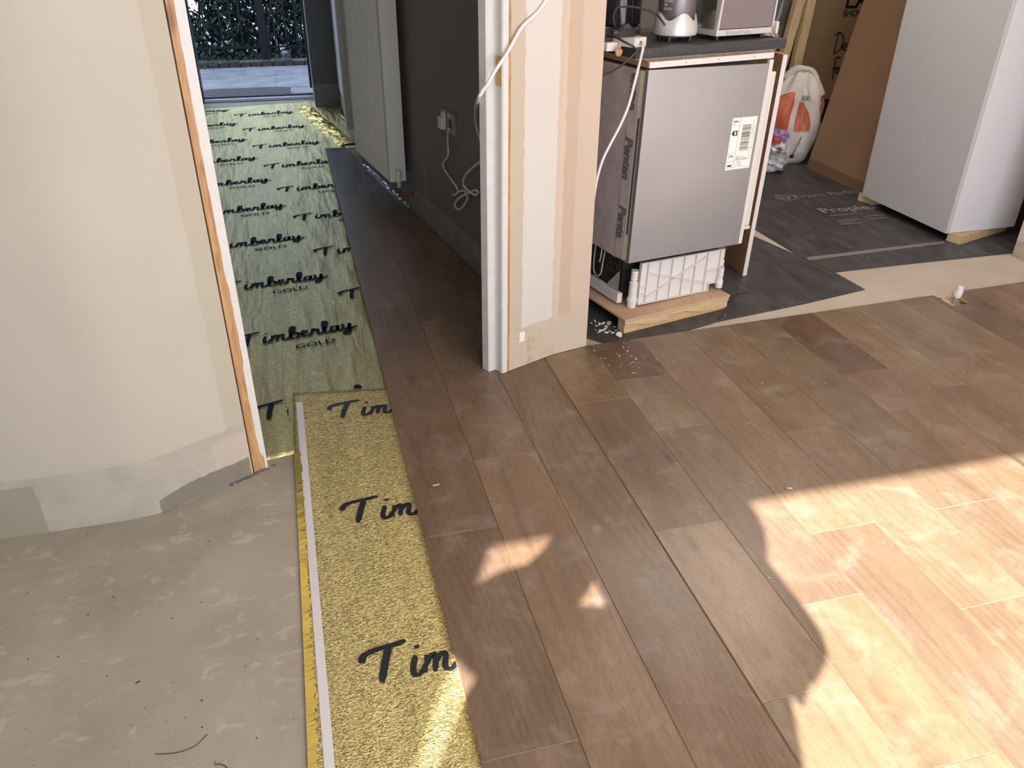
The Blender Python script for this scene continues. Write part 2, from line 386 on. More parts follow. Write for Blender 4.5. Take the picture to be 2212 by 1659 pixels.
wl = wall_strip('wall_left', lw, [(-3.0, 1.95), (-0.50, 1.955), (A0.x+0.1*Pd.x-0.004*Wd.x, A0.y+0.1*Pd.y-0.004*Wd.y)], FZ, ZT, M_wall_l)
for p in wl.data.polygons: p.use_smooth = True
wl.modifiers.new('edges', 'EDGE_SPLIT').split_angle = math.radians(30)
# plasterboard foot of the slanting part stands a few mm proud with a torn paper edge
bm = bmesh.new(); ws_ = Vector((-0.462, 1.8515, 0)); e = Vector((lw[-1][0], lw[-1][1], 0))-ws_; L = e.length; e.normalize(); nn = Vector((e.y, -e.x, 0))
N = 30; top = []; bot = []
for i in range(N+1):
    s = 0.004 + (L-0.010)*i/N; p = ws_ + e*s + nn*0.004
    top.append(bm.verts.new(p + Vector((0, 0, 0.020 + 0.020*min(1, i/9) + random.uniform(-0.003, 0.003))))); bot.append(bm.verts.new(p + Vector((0, 0, FZ+0.003))))
for i in range(N): bm.faces.new((bot[i], bot[i+1], top[i+1], top[i]))
bmesh.ops.solidify(bm, geom=bm.faces[:], thickness=0.0045)
from_bm('plasterboard_edge', bm, plain('bare_plasterboard', (0.43, 0.365, 0.27), 0.8, 0, 20, 0.06), wl)

# pillar wall between hallway door and kitchen opening
Bp = Vector((0.802, 2.416, 0)); Cp = Vector((0.938, 2.449, 0))
def pil_extra(t, u, v, uu, vv, c):
    st = t.math('MULTIPLY', t.math('LESS_THAN', vv, 0.15), t.math('LESS_THAN', t.math('ABSOLUTE', t.math('SUBTRACT', uu, 0.095)), 0.016))
    c = t.mix(t.math('MULTIPLY', st, t.ramp(t.noise(t.coords(), 30, 3), [(0.4, 0.0), (0.6, 0.6)])), c, (0.42, 0.29, 0.11))
    lump = t.math('MULTIPLY', t.math('LESS_THAN', t.math('ABSOLUTE', t.math('SUBTRACT', uu, 0.056)), 0.012), t.math('LESS_THAN', t.math('ABSOLUTE', t.math('SUBTRACT', vv, 0.117)), 0.018))
    c = t.mix(lump, c, (0.78, 0.69, 0.57))
    return c
M_wall_p = mat_wall('magnolia_wall_pillar', (0.61, 0.545, 0.46), ((0.53, 0.425, 0.32), (0.51, 0.40, 0.29), (0.61, 0.52, 0.42)),
    [(-1, 0.052, (0.50, 0.40, 0.29)), (0.185, 0.215, (0.56, 0.43, 0.31)), (0.215, 0.34, (0.50, 0.355, 0.245)), (0.262, 0.34, (0.54, 0.405, 0.295))], 0.150, pil_extra)
hallp = [(0.719, 2.52), (0.719, 2.66)]
wp = wall_strip('wall_centre', [tuple(R0)[:2], tuple(Bp)[:2], tuple(Cp)[:2]], [(R0.x+0.1*Pd.x, R0.y+0.1*Pd.y), (0.76, 2.66), (0.905, 2.66)], 0.0015, ZT, M_wall_p)
for (u, z) in ((0.030, 0.63), (0.033, 0.364), (0.033, 0.033), (0.030, 0.93), (0.126, 0.025)):
    p = R0 + Wd*u; Mx = frame((p.x, p.y, z), Wd, (0, 0, 1))
    bm = bmesh.new(); add_lathe(bm, [(0.0042, 0), (0.0042, 0.0008), (0.002, 0.0009), (0.0015, 0.0002)], 12); bmesh.ops.transform(bm, matrix=Mx, verts=bm.verts)
    from_bm('screw', bm, plain('screw_head', (0.10, 0.08, 0.07), 0.4, 0.7), wp)

# grey hallway wall with bare plaster where the skirting was
hw = [(0.405, 7.42), (0.405, 5.17), (0.719, 3.166), (0.801, 2.64)]
def hall_extra(t, u, v, uu, vv, c):
    d = t.math('MULTIPLY', t.math('LESS_THAN', t.math('ABSOLUTE', t.math('SUBTRACT', t.math('ADD', u, t.math('MULTIPLY', v, 0.02)), 3.52)), 0.0025), t.math('LESS_THAN', v, 0.30))
    c = t.mix(d, c, (0.6, 0.55, 0.48))
    return c
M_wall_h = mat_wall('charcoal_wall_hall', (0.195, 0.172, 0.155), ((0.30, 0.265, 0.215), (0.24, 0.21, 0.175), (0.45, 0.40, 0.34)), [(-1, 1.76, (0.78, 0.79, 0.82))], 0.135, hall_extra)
M_wall_h.node_tree.nodes['Principled BSDF'].inputs['Roughness'].default_value = 0.45
wall_strip('wall_hall_right', hw, [(0.55, 7.42), (0.55, 5.19), (0.86, 3.19), (0.905, 2.66)], FZ, ZT, M_wall_h)
wall_strip('wall_hall_left', [(-0.50, 1.957), (-0.74, 2.3), (-0.74, 7.42)], [(-0.56, 1.957), (-0.85, 2.3), (-0.85, 7.42)], FZ, ZT, plain('hall_left_paint', (0.45, 0.44, 0.42), 0.6))
# wall beside the front door, grey with a pale unpainted foot
M_wall_f = mat_wall('charcoal_wall_front', (0.15, 0.148, 0.145), ((0.26, 0.25, 0.23), (0.24, 0.23, 0.21), (0.4, 0.38, 0.35)), [], 0.155)
wall_strip('wall_front', [(0.205, 7.09), (0.404, 7.09)], [(0.205, 7.42), (0.404, 7.42)], FZ, ZT, M_wall_f)
M_render = plain('outside_render', (0.5, 0.47, 0.42), 0.85)
box('wall_front_outside_right', 0.285, 4.2, 7.43, 7.62, -0.16, 5.6, M_render, kind='structure')
box('wall_front_outside_left', -4.0, -0.755, 7.43, 7.62, -0.16, 5.6, M_render, kind='structure')
box('wall_front_above_door', -0.755, 0.285, 7.43, 7.62, 2.09, 5.6, M_render, kind='structure')
# kitchen and room shells
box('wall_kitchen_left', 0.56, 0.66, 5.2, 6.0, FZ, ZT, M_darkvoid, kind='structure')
box('wall_kitchen_back', 0.56, 4.8, 5.90, 6.0, FZ, ZT, plain('kitchen_back_plaster', (0.30, 0.24, 0.18), 0.8), kind='structure')
box('wall_kitchen_right', 4.70, 4.8, 2.9, 5.9, FZ, ZT, plain('kitchen_right_plaster', (0.34, 0.25, 0.19), 0.8), kind='structure')
def rw_extra(t, u, v, uu, vv, c): return c
M_wall_r = mat_wall('magnolia_wall_right', (0.62, 0.50, 0.42), ((0.50, 0.38, 0.30), (0.36, 0.31, 0.28), (0.5, 0.42, 0.35)), [], 0.06)
wall_strip('wall_right', [(3.223, 2.873), (3.223, -0.73)], [(4.8, 2.873), (3.36, -0.73)], FZ, ZT, M_wall_r)
M_room = plain('room_paint', (0.66, 0.60, 0.52), 0.7)
box('wall_room_left', -3.2, -3.0, -0.73, 1.95, FZ, ZT, M_room, kind='structure')
# garden side wall behind the photographer with the wide doorway the sun comes through
box('wall_back_left', -3.0, -0.862, -0.90, -0.73, FZ, ZT, M_room, kind='structure')
box('wall_back_right', 2.75, 3.36, -0.90, -0.73, FZ, ZT, M_room, kind='structure')
box('wall_back_above_doorway', -0.862, 2.75, -0.90, -0.73, 2.24, ZT, M_room, kind='structure')

# ------------------------------------------------------------------ door linings
def lining_piece(name, poly, z0, z1, m, parent, **kw):
    return prism(name, poly, z0, z1, m, parent, 0.0, **kw)
def ab(o, a, b, sgn=1):
    p = o + Wd*a*sgn + Pd*b; return (p.x, p.y)
dl = empty('door_lining_left', (A0.x, A0.y, FZ), 0, kind='structure'); dl.name = 'trim_1'
def local(parent, pts): return [(p[0]-parent.location.x, p[1]-parent.location.y) for p in pts]
# left jamb: raw pine edge and ragged white paint
poly = [ab(A0, 0, 0), ab(A0, 0.041, 0), ab(A0, 0.041, 0.10), ab(A0, 0, 0.10)]
lining_piece('jamb', local(dl, poly), 0.001, ZT, M_pine, dl)
bm = bmesh.new(); NN = 90; prevv = None; jag = 0.018
rng = random.Random(3)
for i in range(NN+1):
    z = 0.002 + (1.75)*i/NN
    if i % 6 == 0: jag += rng.uniform(-0.004, 0.004); jag = min(0.024, max(0.013, jag))
    x0 = 0.041 - jag + rng.uniform(-0.0008, 0.0008)
    if z < 0.05: x0 = 0.034
    p0 = A0 + Wd*x0 - Pd*0.0006; p1 = A0 + Wd*0.0415 - Pd*0.0006; p2 = A0 + Wd*0.0415 + Pd*0.1
    r = [bm.verts.new((p.x-dl.location.x, p.y-dl.location.y, z)) for p in (p0, p1, p2)]
    if prevv:
        bm.faces.new((prevv[0], prevv[1], r[1], r[0])); bm.faces.new((prevv[1], prevv[2], r[2], r[1]))
    prevv = r
from_bm('paint_film', bm, M_white_old, dl)

dr = empty('trim_2', (R0.x, R0.y, 0.0015), 0, kind='structure')
prof = [(0, 0), (0.008, 0), (0.008, 0.09), (0, 0.09)]
lining_piece('raw_edge', local(dr, [ab(R0, a, b, -1) for a, b in prof]), 0, ZT, M_pine, dr)
prof = [(0.0085, 0.001), (0.028, 0.001), (0.031, 0.005), (0.031, 0.016), (0.029, 0.020), (0.029, 0.034), (0.031, 0.038), (0.0315, 0.040), (0.053, 0.040), (0.057, 0.044), (0.057, 0.074), (0.031, 0.074), (0.031, 0.09), (0.0085, 0.09)]
lining_piece('painted_lining', local(dr, [ab(R0, a, b, -1) for a, b in prof]), 0.0, ZT, M_white_old, dr)
for k, (z0, z1) in enumerate(((0.935, 1.015),)):
    q = local(dr, [ab(R0, 0.0295, 0.006, -1), ab(R0, 0.0318, 0.006, -1), ab(R0, 0.0318, 0.030, -1), ab(R0, 0.0295, 0.030, -1)])
    lining_piece('latch_recess', q, z0, z1, plain('bare_ochre_wood', (0.50, 0.34, 0.12), 0.6, 0, 60, 0.2), dr)

# ------------------------------------------------------------------ oak boards
X0, PW = 0.195, 0.1903
JOINTS = {0: [-0.2, 0.915, 1.557, 2.970, 3.775, 4.744, 5.60], 1: [-0.35, 0.62, 1.850, 2.793, 3.265, 4.20, 5.02, 5.60],
    2: [-0.5, 0.25, 1.117, 2.42, 3.02, 3.47, 4.5], 3: [-0.5, 0.16, 0.903, 1.436, 2.075, 2.60], 4: [-0.5, 0.694, 1.1155, 1.865, 2.181, 2.60],
    5: [-0.5, 0.35, 1.329, 2.60], 6: [-0.5, 0.40, 1.015, 1.7615, 2.60], 7: [-0.5, 0.30, 1.334, 2.60], 8: [-0.5, 0.75, 2.035, 2.60],
    9: [-0.5, 0.2, 1.0, 1.8775, 2.60], 10: [-0.5, 0.6, 1.45, 2.05, 2.60], 11: [-0.5, 0.1, 1.2, 2.60], 12: [-0.5, 0.8, 1.7, 2.60],
    13: [-0.5, 1.1, 2.60], 14: [-0.5, 0.5, 1.9, 2.60], 15: [-0.5, 1.4, 2.60]}
def clip(poly, a, b, c):          # keep a*x + b*y <= c
    out = []
    for i in range(len(poly)):
        p, q = poly[i], poly[(i+1) % len(poly)]
        dp, dq = a*p[0]+b*p[1]-c, a*q[0]+b*q[1]-c
        if dp <= 0: out.append(p)
        if (dp < 0) != (dq < 0) and abs(dp-dq) > 1e-9:
            t = dp/(dp-dq); out.append((p[0]+(q[0]-p[0])*t, p[1]+(q[1]-p[1])*t))
    return out
def line_clip(poly, p, q, left=True):
    dx, dy = q[0]-p[0], q[1]-p[1]; a, b = dy, -dx; c = a*p[0]+b*p[1]
    return clip(poly, a, b, c) if left else clip(poly, -a, -b, -c)
floorroot = empty('wood_floor', (0, 0, 0), 0, 'brown oiled oak plank floor laid over the gold underlay', 'floor'); floorroot['kind'] = 'structure'
floorroot.name = 'floor_boards'
del floorroot['category']; del floorroot['label']
TINT = {(0, 1): (0.86, 0.80, 0.80), (0, 2): (0.92, 0.86, 0.84), (0, 0): (0.95, 0.9, 0.86), (1, 2): (1.02, 0.98, 0.95), (1, 1): (1.05, 0.95, 0.86), (2, 2): (0.90, 0.86, 0.80), (2, 1): (0.84, 0.76, 0.70),
    (3, 1): (1.22, 1.2, 1.12), (3, 2): (1.25, 1.22, 1.14), (3, 3): (0.92, 0.86, 0.80), (3, 4): (1.02, 0.98, 0.86), (4, 4): (0.72, 0.62, 0.56), (4, 3): (1.06, 1.06, 0.98), (4, 0): (1.2, 1.15, 1.05), (4, 1): (1.1, 1.1, 1.0),
    (5, 2): (1.12, 1.08, 1.0), (6, 3): (1.08, 1.04, 0.96), (8, 2): (0.70, 0.60, 0.58), (8, 1): (1.08, 1.0, 0.94), (9, 3): (1.15, 1.12, 1.02), (12, 2): (0.76, 0.68, 0.64), (13, 2): (1.1, 1.05, 0.95)}
rt = random.Random(11)
for k, js in JOINTS.items():
    xa, xb = X0+PW*k, X0+PW*(k+1)
    for i in range(len(js)-1):
        g = 0.0006
        ya, yb = js[i]+g, js[i+1]-g
        poly = [(xa+g, ya), (min(xb-g, 3.215), ya), (min(xb-g, 3.215), yb), (xa+g, yb)]
        if k <= 2:
            poly = line_clip(poly, (0.719-0.006, 3.166), (0.405-0.006, 5.17), True)
            poly = clip(poly, 1, 0.157, 0.715+0.157*3.166)
            if yb > 5.1: poly = clip(poly, 1, 0, 0.399)
            if k == 2: poly = clip(poly, 1, 0, 0.762)
        else:
            poly = line_clip(poly, (0.938, 2.452), (2.986, 2.562), False)
            if k == 3: poly = line_clip(poly, (0.60, 2.40), (0.96, 2.50), False)
        if len(poly) < 3: continue
        area = abs(sum(poly[j][0]*poly[(j+1) % len(poly)][1]-poly[(j+1) % len(poly)][0]*poly[j][1] for j in range(len(poly))))/2
        if area < 0.002: continue
        if k == 12 and i == len(js)-2:      # notch cut round the pipe
            yt = 2.538
            poly = [(xa+g, ya), (xb-g, ya), (xb-g, yt+0.006), (2.603, yt+0.003), (2.603, 2.424), (2.503, 2.424), (2.503, yt-0.004), (xa+g, yt-0.005)]
        ox, oy = poly[0]
        bm = bmesh.new(); add_prism(bm, [(p[0]-ox, p[1]-oy) for p in poly], -0.0145, 0.0, 0.0006)
        o = from_bm('oak_board', bm, M_board, floorroot)
        o.data.materials.append(M_edge)
        for f in o.data.polygons:
            if abs(f.normal.z) < 0.1: f.material_index = 1
        o.location = (ox, oy, 0)
        v = rt.uniform(0.9, 1.1); tint = TINT.get((k, i), (v, v*rt.uniform(0.95, 0.99), v*rt.uniform(0.88, 0.96))); o.color = (*tint, 1)

# ------------------------------------------------------------------ underlay
SCRIPT = [  # brush strokes of the printed word, cap height 1
    [(-0.02, .66), (.05, .82), (.30, .92), (.62, .96), (.92, 1.02)], [(.58, .93), (.47, .55), (.36, .08)],
    [(1.10, .54), (1.02, .22), (1.05, .06), (1.18, .10), (1.32, .30)], [(1.16, .80), (1.19, .81)],
    [(1.34, .50), (1.27, .10)], [(1.30, .28), (1.45, .50), (1.53, .47), (1.47, .10)], [(1.50, .28), (1.66, .50), (1.75, .46), (1.69, .14), (1.80, .05), (1.96, .20)],
    [(1.96, .20), (2.12, .55), (2.24, .92), (2.14, 1.02), (2.04, .62), (2.00, .16), (2.10, .04), (2.28, .16), (2.28, .40), (2.16, .44), (2.36, .30)],
    [(2.36, .26), (2.56, .30), (2.62, .46), (2.50, .50), (2.42, .24), (2.52, .05), (2.68, .10), (2.80, .28)],
    [(2.80, .28), (2.88, .54), (2.93, .42), (3.04, .46), (3.00, .16), (3.08, .05), (3.22, .20)],
    [(3.22, .20), (3.38, .58), (3.47, .94), (3.37, 1.03), (3.27, .60), (3.27, .14), (3.38, .05), (3.52, .18)],
    [(3.76, .46), (3.60, .46), (3.52, .20), (3.60, .05), (3.74, .22), (3.82, .50), (3.77, .16), (3.86, .05), (3.98, .24)],
    [(4.00, .52), (3.98, .20), (4.08, .08), (4.22, .30), (4.28, .52), (4.20, .02), (4.06, -.30), (3.92, -.28), (4.02, -.08), (4.50, .20)]]
def word_bm(M, unit, maxstroke=99, clipx=None, scriptonly=False):
    bm = bmesh.new(); kz = 0
    for si, st in enumerate(SCRIPT[:maxstroke]):
        pts = smooth_path([Vector((x, y, 0)) for x, y in st], 5)
        r = 0.066 if si > 1 else 0.084
        if si == 3: r = 0.082
        kz += 1; z = 0.00006*(kz % 3)
        # ribbon with round caps
        L_, R_ = [], []
        n = len(pts)
        for i, p in enumerate(pts):
            t = (pts[min(i+1, n-1)]-pts[max(i-1, 0)]).normalized(); nn_ = Vector((-t.y, t.x, 0))
            rr = r*(0.62 if i in (0, n-1) else 1.0)*(0.72+0.28*abs(t.y))
            ex = -t*r*0.5 if i == 0 else (t*r*0.5 if i == n-1 else Vector())
            L_.append(p+nn_*rr+ex); R_.append(p-nn_*rr+ex)
        vl = [bm.verts.new((v.x*unit, v.y*unit, z)) for v in L_]; vr = [bm.verts.new((v.x*unit, v.y*unit, z)) for v in R_]
        for i in range(n-1):
            bm.faces.new((vl[i], vr[i], vr[i+1], vl[i+1]))
    bmesh.ops.transform(bm, matrix=M, verts=bm.verts)
    if clipx is not None:
        for (pco, pno) in clipx:
            geom = bm.verts[:]+bm.edges[:]+bm.faces[:]
            bmesh.ops.bisect_plane(bm, geom=geom, plane_co=pco, plane_no=pno, clear_outer=True)
    return bm
def clip_text(o, planes):
    bm = bmesh.new(); bm.from_mesh(o.data)
    for (pco, pno) in planes:
        bmesh.ops.bisect_plane(bm, geom=bm.verts[:]+bm.edges[:]+bm.faces[:], plane_co=pco, plane_no=pno, clear_outer=True)
    n = len(bm.faces); bm.to_mesh(o.data); bm.free()
    if n == 0: bpy.data.objects.remove(o)

# hallway sheet (laid about 8 degrees off the boards)
TH = math.radians(8.2); e1 = Vector((math.cos(TH), math.sin(TH), 0)); e2 = Vector((-math.sin(TH), math.cos(TH), 0))
UZ = -0.0165
bm = bmesh.new()
nx, ny = 40, 190
Lc = Vector((-0.22, 2.03, 0))
def sheetA_z(x, y):
    z = UZ + 0.0007*math.sin(38*x+9*y)*(0.5+0.5*math.sin(3*y+1)) + (0.0016*math.sin(60*(x*0.93+y*0.16)+1.3*math.sin(5*y))*max(0, min(1, (x+0.35)*2.2)))*min(1, max(0, (y-2.5)*2))
    return z
grid = {}
for j in range(ny+1):
    for i in range(nx+1):
        yy = 2.02 + (7.20-2.02)*j/ny
        xl = max(-0.735, -0.235 - (max(0, yy-2.2))*0.75); xr = 0.21
        if yy > 5.5: xr = 0.21+min(1, (yy-5.5)/0.12)*0.12
        if yy > 6.7: xr = 0.33-0.22*(yy-6.7)
        x = xl+(xr-xl)*i/nx
        y0 = yy + (x-xl)*0.145*max(0, 1-(yy-2.02)/1.0) + (x-xl)*0.15*max(0, (yy-6.2))
        z = sheetA_z(x, y0)
        if y0 > 2.34 and y0 < 2.47 and x > -0.16: z += 0.0012*(1-abs(y0-2.405)/0.065)
        grid[i, j] = bm.verts.new((x, y0, z))
for j in range(ny):
    for i in range(nx): bm.faces.new((grid[i, j], grid[i+1, j], grid[i+1, j+1], grid[i, j+1]))
shA = from_bm('underlay_sheet', bm, M_foilA, None, smooth=True, up=True, label='gold foil underlay sheet laid along the hallway to the front door', cat='underlay')
md = shA.modifiers.new('thick', 'SOLIDIFY'); md.thickness = 0.0025; md.offset = -1
unitA = 0.100
clipsA = [((0.197, 0, 0), (1, 0, 0)), ((-0.66, 0, 0), (-1, 0, 0)), ((-0.16, 1.95, 0), (-0.78, -0.62*0.80, 0))]
for c_ in range(3):
    for r_ in range(-1, 9):
        if c_ == 0: st = Vector((-0.297, 2.768, 0)) + Vector((-0.0775, 0.530, 0))*r_
        elif c_ == 1: st = Vector((0.115, 3.105, 0)) + Vector((-0.0760, 0.530, 0))*r_
        else: continue
        if r_ == -1 and c_ == 1: continue
        if st.y > 7.05: continue
        Mw = frame((st.x, st.y, UZ+0.0034), e1, e2)
        cl = list(clipsA)
        if st.y > 5.65: cl[0] = ((0.30, 0, 0), (1, 0, 0))
        cl.append(((0, 7.10, 0), (0, 1, 0)))
        cls = [cl] if r_ >= 0 else [cl+[((-0.124, 0, 0), (1, 0, 0))], cl+[((-0.124, 0, 0), (-1, 0, 0)), ((-0.104, 2.399, 0), (-0.143, -0.99, 0))]]
        for cl_ in cls:
            bm = word_bm(Mw, unitA, 99, cl_)
            if len(bm.faces) < 2: bm.free(); continue
            from_bm('printed_word', bm, plain('navy_print', (0.006, 0.012, 0.026), 0.75, spec=0.2) if not bpy.data.materials.get('navy_print') else bpy.data.materials['navy_print'], shA)
        if r_ < 0: continue
        Mg = frame((st.x+e1.x*0.200-e2.x*0.085, st.y+e1.y*0.200-e2.y*0.085, UZ+0.0034), e1, e2)
        t_ = text_obj('printed_word', 'GOLD', 0.046, Mg, bpy.data.materials['navy_print'], shA, weight=0.0006, extrude=0.0, sx=1.15)
        clip_text(t_, cl)
# crumpled edge by the radiator
def crumple_strip(name, pts, wid, amp, m, parent, zb=UZ, seedv=1, n=60, **kw):
    r = random.Random(seedv); path = smooth_path([Vector(p) for p in pts], max(2, n//(len(pts)-1)))
    bm = bmesh.new(); rows = []; K = 6
    for i, p in enumerate(path):
        t = (path[min(i+1, len(path)-1)]-path[max(i-1, 0)]).normalized(); nn_ = Vector((-t.y, t.x, 0)); row = []
        for k in range(K):
            f = k/(K-1)-0.5
            row.append(bm.verts.new(p + nn_*(f*wid+r.uniform(-1, 1)*wid*0.09) + Vector((0, 0, amp*(0.25+r.random())*(1-abs(2*f))**0.5 + 0.002))))
        rows.append(row)
    for i in range(len(rows)-1):
        for k in range(K-1): bm.faces.new((rows[i][k], rows[i][k+1], rows[i+1][k+1], rows[i+1][k]))
    return from_bm(name, bm, m, parent, **kw)
M_silverfoil = plain('silver_foil_back', (0.50, 0.50, 0.50), 0.15, 0.95)
crumple_strip('folded_edge', [(0.115, 7.03, UZ), (0.17, 6.7, UZ), (0.235, 6.35, UZ), (0.30, 6.0, UZ), (0.355, 5.72, UZ)], 0.13, 0.020, M_crumple, shA, seedv=5, n=24)
bm = bmesh.new(); add_prism(bm, [(0.20, 7.05), (0.20, 6.2), (0.34, 5.64), (0.40, 5.64), (0.40, 7.05)], UZ-0.002, UZ+0.0004)
from_bm('side_strip', bm, M_foilA, shA)
sf = crumple_strip('foil_offcut', [(0.398, 5.15, -0.005), (0.44, 4.93, 0.0), (0.49, 4.60, 0.0), (0.53, 4.35, 0.0), (0.553, 4.19, 0.0)], 0.018, 0.013, M_silverfoil, None, seedv=9, n=44, label='crumpled silver foil strip along the foot of the grey hall wall', cat='foil')
tube('folded_flap', [(0.385, 6.9, 0.0), (0.37, 6.6, 0.02), (0.395, 6.4, 0.012)], lambda t: 0.012*(1.2-t), M_silverfoil, shA)

# near sheet with taped, crimped edge
bm = bmesh.new(); nx, ny = 24, 140
def bx(y): return -0.121 + 0.010*math.sin(1.4*(y-0.6)) if y < 2.1 else -0.112+0.012*(y-2.1)
g2 = {}
ZB = -0.0140
rr_ = random.Random(2)
for j in range(ny+1):
    for i in range(nx+1):
        y = -0.45+(2.392+0.45)*j/ny; xl = bx(y)+rr_.uniform(-1, 1)*0.0012; x = xl+(0.21-xl)*i/nx
        yy = y - max(0, (y-1.9)/0.5)*0.045*((x+0.104)/0.3)
        z = ZB+0.0006*math.sin(30*x)*math.sin(4*y)
        if y > 2.30: z += 0.0
        g2[i, j] = bm.verts.new((x, yy, z))
for j in range(ny):
    for i in range(nx): bm.faces.new((g2[i, j], g2[i+1, j], g2[i+1, j+1], g2[i, j+1]))
shB = from_bm('underlay_sheet', bm, M_foilB, None, smooth=True, up=True, label='near gold foil underlay sheet with a white tape line beside the first plank row', cat='underlay')
md = shB.modifiers.new('thick', 'SOLIDIFY'); md.thickness = 0.0022; md.offset = -1
# crimped hem: short plain gold tabs
bm = bmesh.new(); r = random.Random(4); y = 0.3
while y < 2.03:
    dy = r.uniform(0.006, 0.016); xl = bx(y)
    z = ZB+0.0022
    a = [(xl-0.002, y, z-0.001), (xl+r.uniform(0.012, 0.021), y+r.uniform(-.003, .003), z+0.0015), (xl+r.uniform(0.012, 0.021), y+dy, z+r.uniform(0.0005, 0.0035)), (xl-0.003, y+dy, z-0.0015)]
    v = [bm.verts.new(p) for p in a]; bm.faces.new(v); y += dy*0.97
from_bm('crimped_edge', bm, plain('smooth_gold_foil', (0.93, 0.70, 0.17), 0.3, 0.85, 9, 0.1), shB, kind='stuff')
# tape
bm = bmesh.new(); rows = []
for j in range(50):
    y = 0.2+(2.325-0.2)*j/49; xa = -0.0985 + (2.325-y)*0.0072; w_ = 0.0205-0.002*(2.3-y)*0.5
    if y > 2.2: xa -= 0
    rows.append([bm.verts.new((xa, y, ZB+0.0016)), bm.verts.new((xa+w_, y, ZB+0.0016))])
for a, b in zip(rows, rows[1:]): bm.faces.new((a[0], a[1], b[1], b[0]))
from_bm('tape_strip', bm, M_tape, shB, up=True)
for yb in (-0.425, 0.102, 0.625, 1.150, 1.672, 2.192):
    bm = word_bm(frame((0.003, yb, ZB+0.0016), (1, -0.02, 0), (0.02, 1, 0)), 0.100, 99, [((0.1975, 0, 0), (1, 0, 0))])
    from_bm('printed_word', bm, M_print, shB)

# ------------------------------------------------------------------ radiator on the grey wall
rf = G(843, 394, 0.17); re_ = Vector((-0.160, 0.987, 0)).normalized(); rd = Vector((re_.y, -re_.x, 0))
rad = empty('radiator', (rf.x, rf.y, 0.17), 0, 'off white double panel radiator on the grey hallway wall', 'radiator')
Mr = frame((0, 0, 0), re_, rd)      # local x along the wall, y into the wall, z -> down; use explicit
def rbox(name, a0, a1, d0, d1, z0, z1, m, bev=0.0, parent=None):
    bm = bmesh.new(); add_box(bm, a0, a1, d0, d1, z0, z1, None, bev)
    for v in bm.verts: v.co = re_*v.co.x + rd*v.co.y + Vector((0, 0, v.co.z))
    return from_bm(name, bm, m, parent or rad)
RL, RH, RD = 0.70, 1.45, 0.085
bm = bmesh.new(); pts = [(0, 0.0)]; nf = 22
pts = [(0.0, 0.002), (0.02, 0.0)]
for k in range(nf):
    a = 0.04+(RL-0.08)*k/nf; da = (RL-0.08)/nf
    pts += [(a, 0.0), (a+da*0.15, 0.009), (a+da*0.45, 0.009), (a+da*0.7, 0.0)]
pts += [(RL-0.02, 0), (RL, 0.002), (RL, 0.013), (0, 0.013)]
add_prism(bm, [(re_*a+rd*d).to_2d() for a, d in pts], 0, RH, 0)
from_bm('front_panel', bm, M_rad, rad)
rbox('back_panel', 0, RL, RD-0.012, RD, 0, RH, M_rad, 0.002)
rbox('side_panel', -0.002, 0.004, 0.004, RD, 0.0, RH, M_rad, 0.001)
rbox('side_panel', RL-0.004, RL+0.002, 0.004, RD, 0.0, RH, M_rad, 0.001)
for k in range(12): rbox('fin', 0.05+k*0.052, 0.052+k*0.052, 0.014, RD-0.014, 0.05, RH-0.05, M_rad)
vp = rf + rd*0.040 - re_*0.020
vlv = lathe('valve', [(0.006, -0.055), (0.010, -0.05), (0.010, -0.028), (0.015, -0.024), (0.015, 0.028), (0.012, 0.034), (0.003, 0.035)], M_plastic_dim, rad, 16, c=(vp.x-rf.x, vp.y-rf.y, 0.028))
pp = [vp+Vector((0, 0, -0.025)), vp+Vector((0, 0, -0.045)), vp+Vector((0.004, 0, -0.056)), vp+Vector((0.018, 0.0, -0.060)), vp+Vector((0.072, 0.0, -0.060))]
tube('copper_tail', [p-Vector((rf.x, rf.y, 0.17)) for p in pp], 0.0085, M_copper, rad)
for k in (0.12, 0.58): rbox('bracket', k, k+0.03, RD, RD+0.03, 0.3, 1.2, M_rad)
# boxed pipe casing beyond the radiator
box('pipe_casing', 0.352, 0.403, 5.66, 5.74, 0.10, ZT-0.03, M_rad, None, 0.004, label='pale vertical pipe casing fixed to hall wall beyond the radiator', cat='casing')

# ------------------------------------------------------------------ socket, plug, cords
hwd = Vector((-0.314, 2.004, 0)).normalized(); hn = Vector((-hwd.y, hwd.x, 0)); hn = -hn if hn.x > 0 else hn   # towards the hall
hp = (0.719, 3.166)
sc_ = onplane(970, 262, hp, hwd)
sock = empty('wall_socket', tuple(sc_), 0, 'double wall socket low on the dark grey hallway wall', 'socket')
Ms = frame((0, 0, 0), -hwd, (0, 0, 1), hn)   # x towards the camera along the wall, y up, z out of wall
def sbox(name, x0, x1, y0, y1, z0, z1, m, parent, bev=0.002):
    bm = bmesh.new(); add_box(bm, x0, x1, y0, y1, z0, z1, None, bev); bmesh.ops.transform(bm, matrix=Ms, verts=bm.verts); return from_bm(name, bm, m, parent)
sbox('face_plate', -0.073, 0.085, -0.045, 0.045, 0, 0.010, plain('socket_chrome', (0.34, 0.31, 0.28), 0.3, 0.4), sock)
for xx in (-0.035, 0.035): sbox('switch', xx-0.004+0.0, xx+0.006, 0.022, 0.038, 0.010, 0.014, M_plastic, sock, 0.001)
sbox('outlet', 0.025, 0.06, -0.02, 0.015, 0.010, 0.0105, M_black, sock, 0)
plug = empty('plug', tuple(sc_), 0, 'white plug pushed into the hallway wall socket', 'plug')
sbox('plug_body', -0.052, -0.006, -0.035, 0.018, 0.0108, 0.036, M_plastic, plug, 0.006)
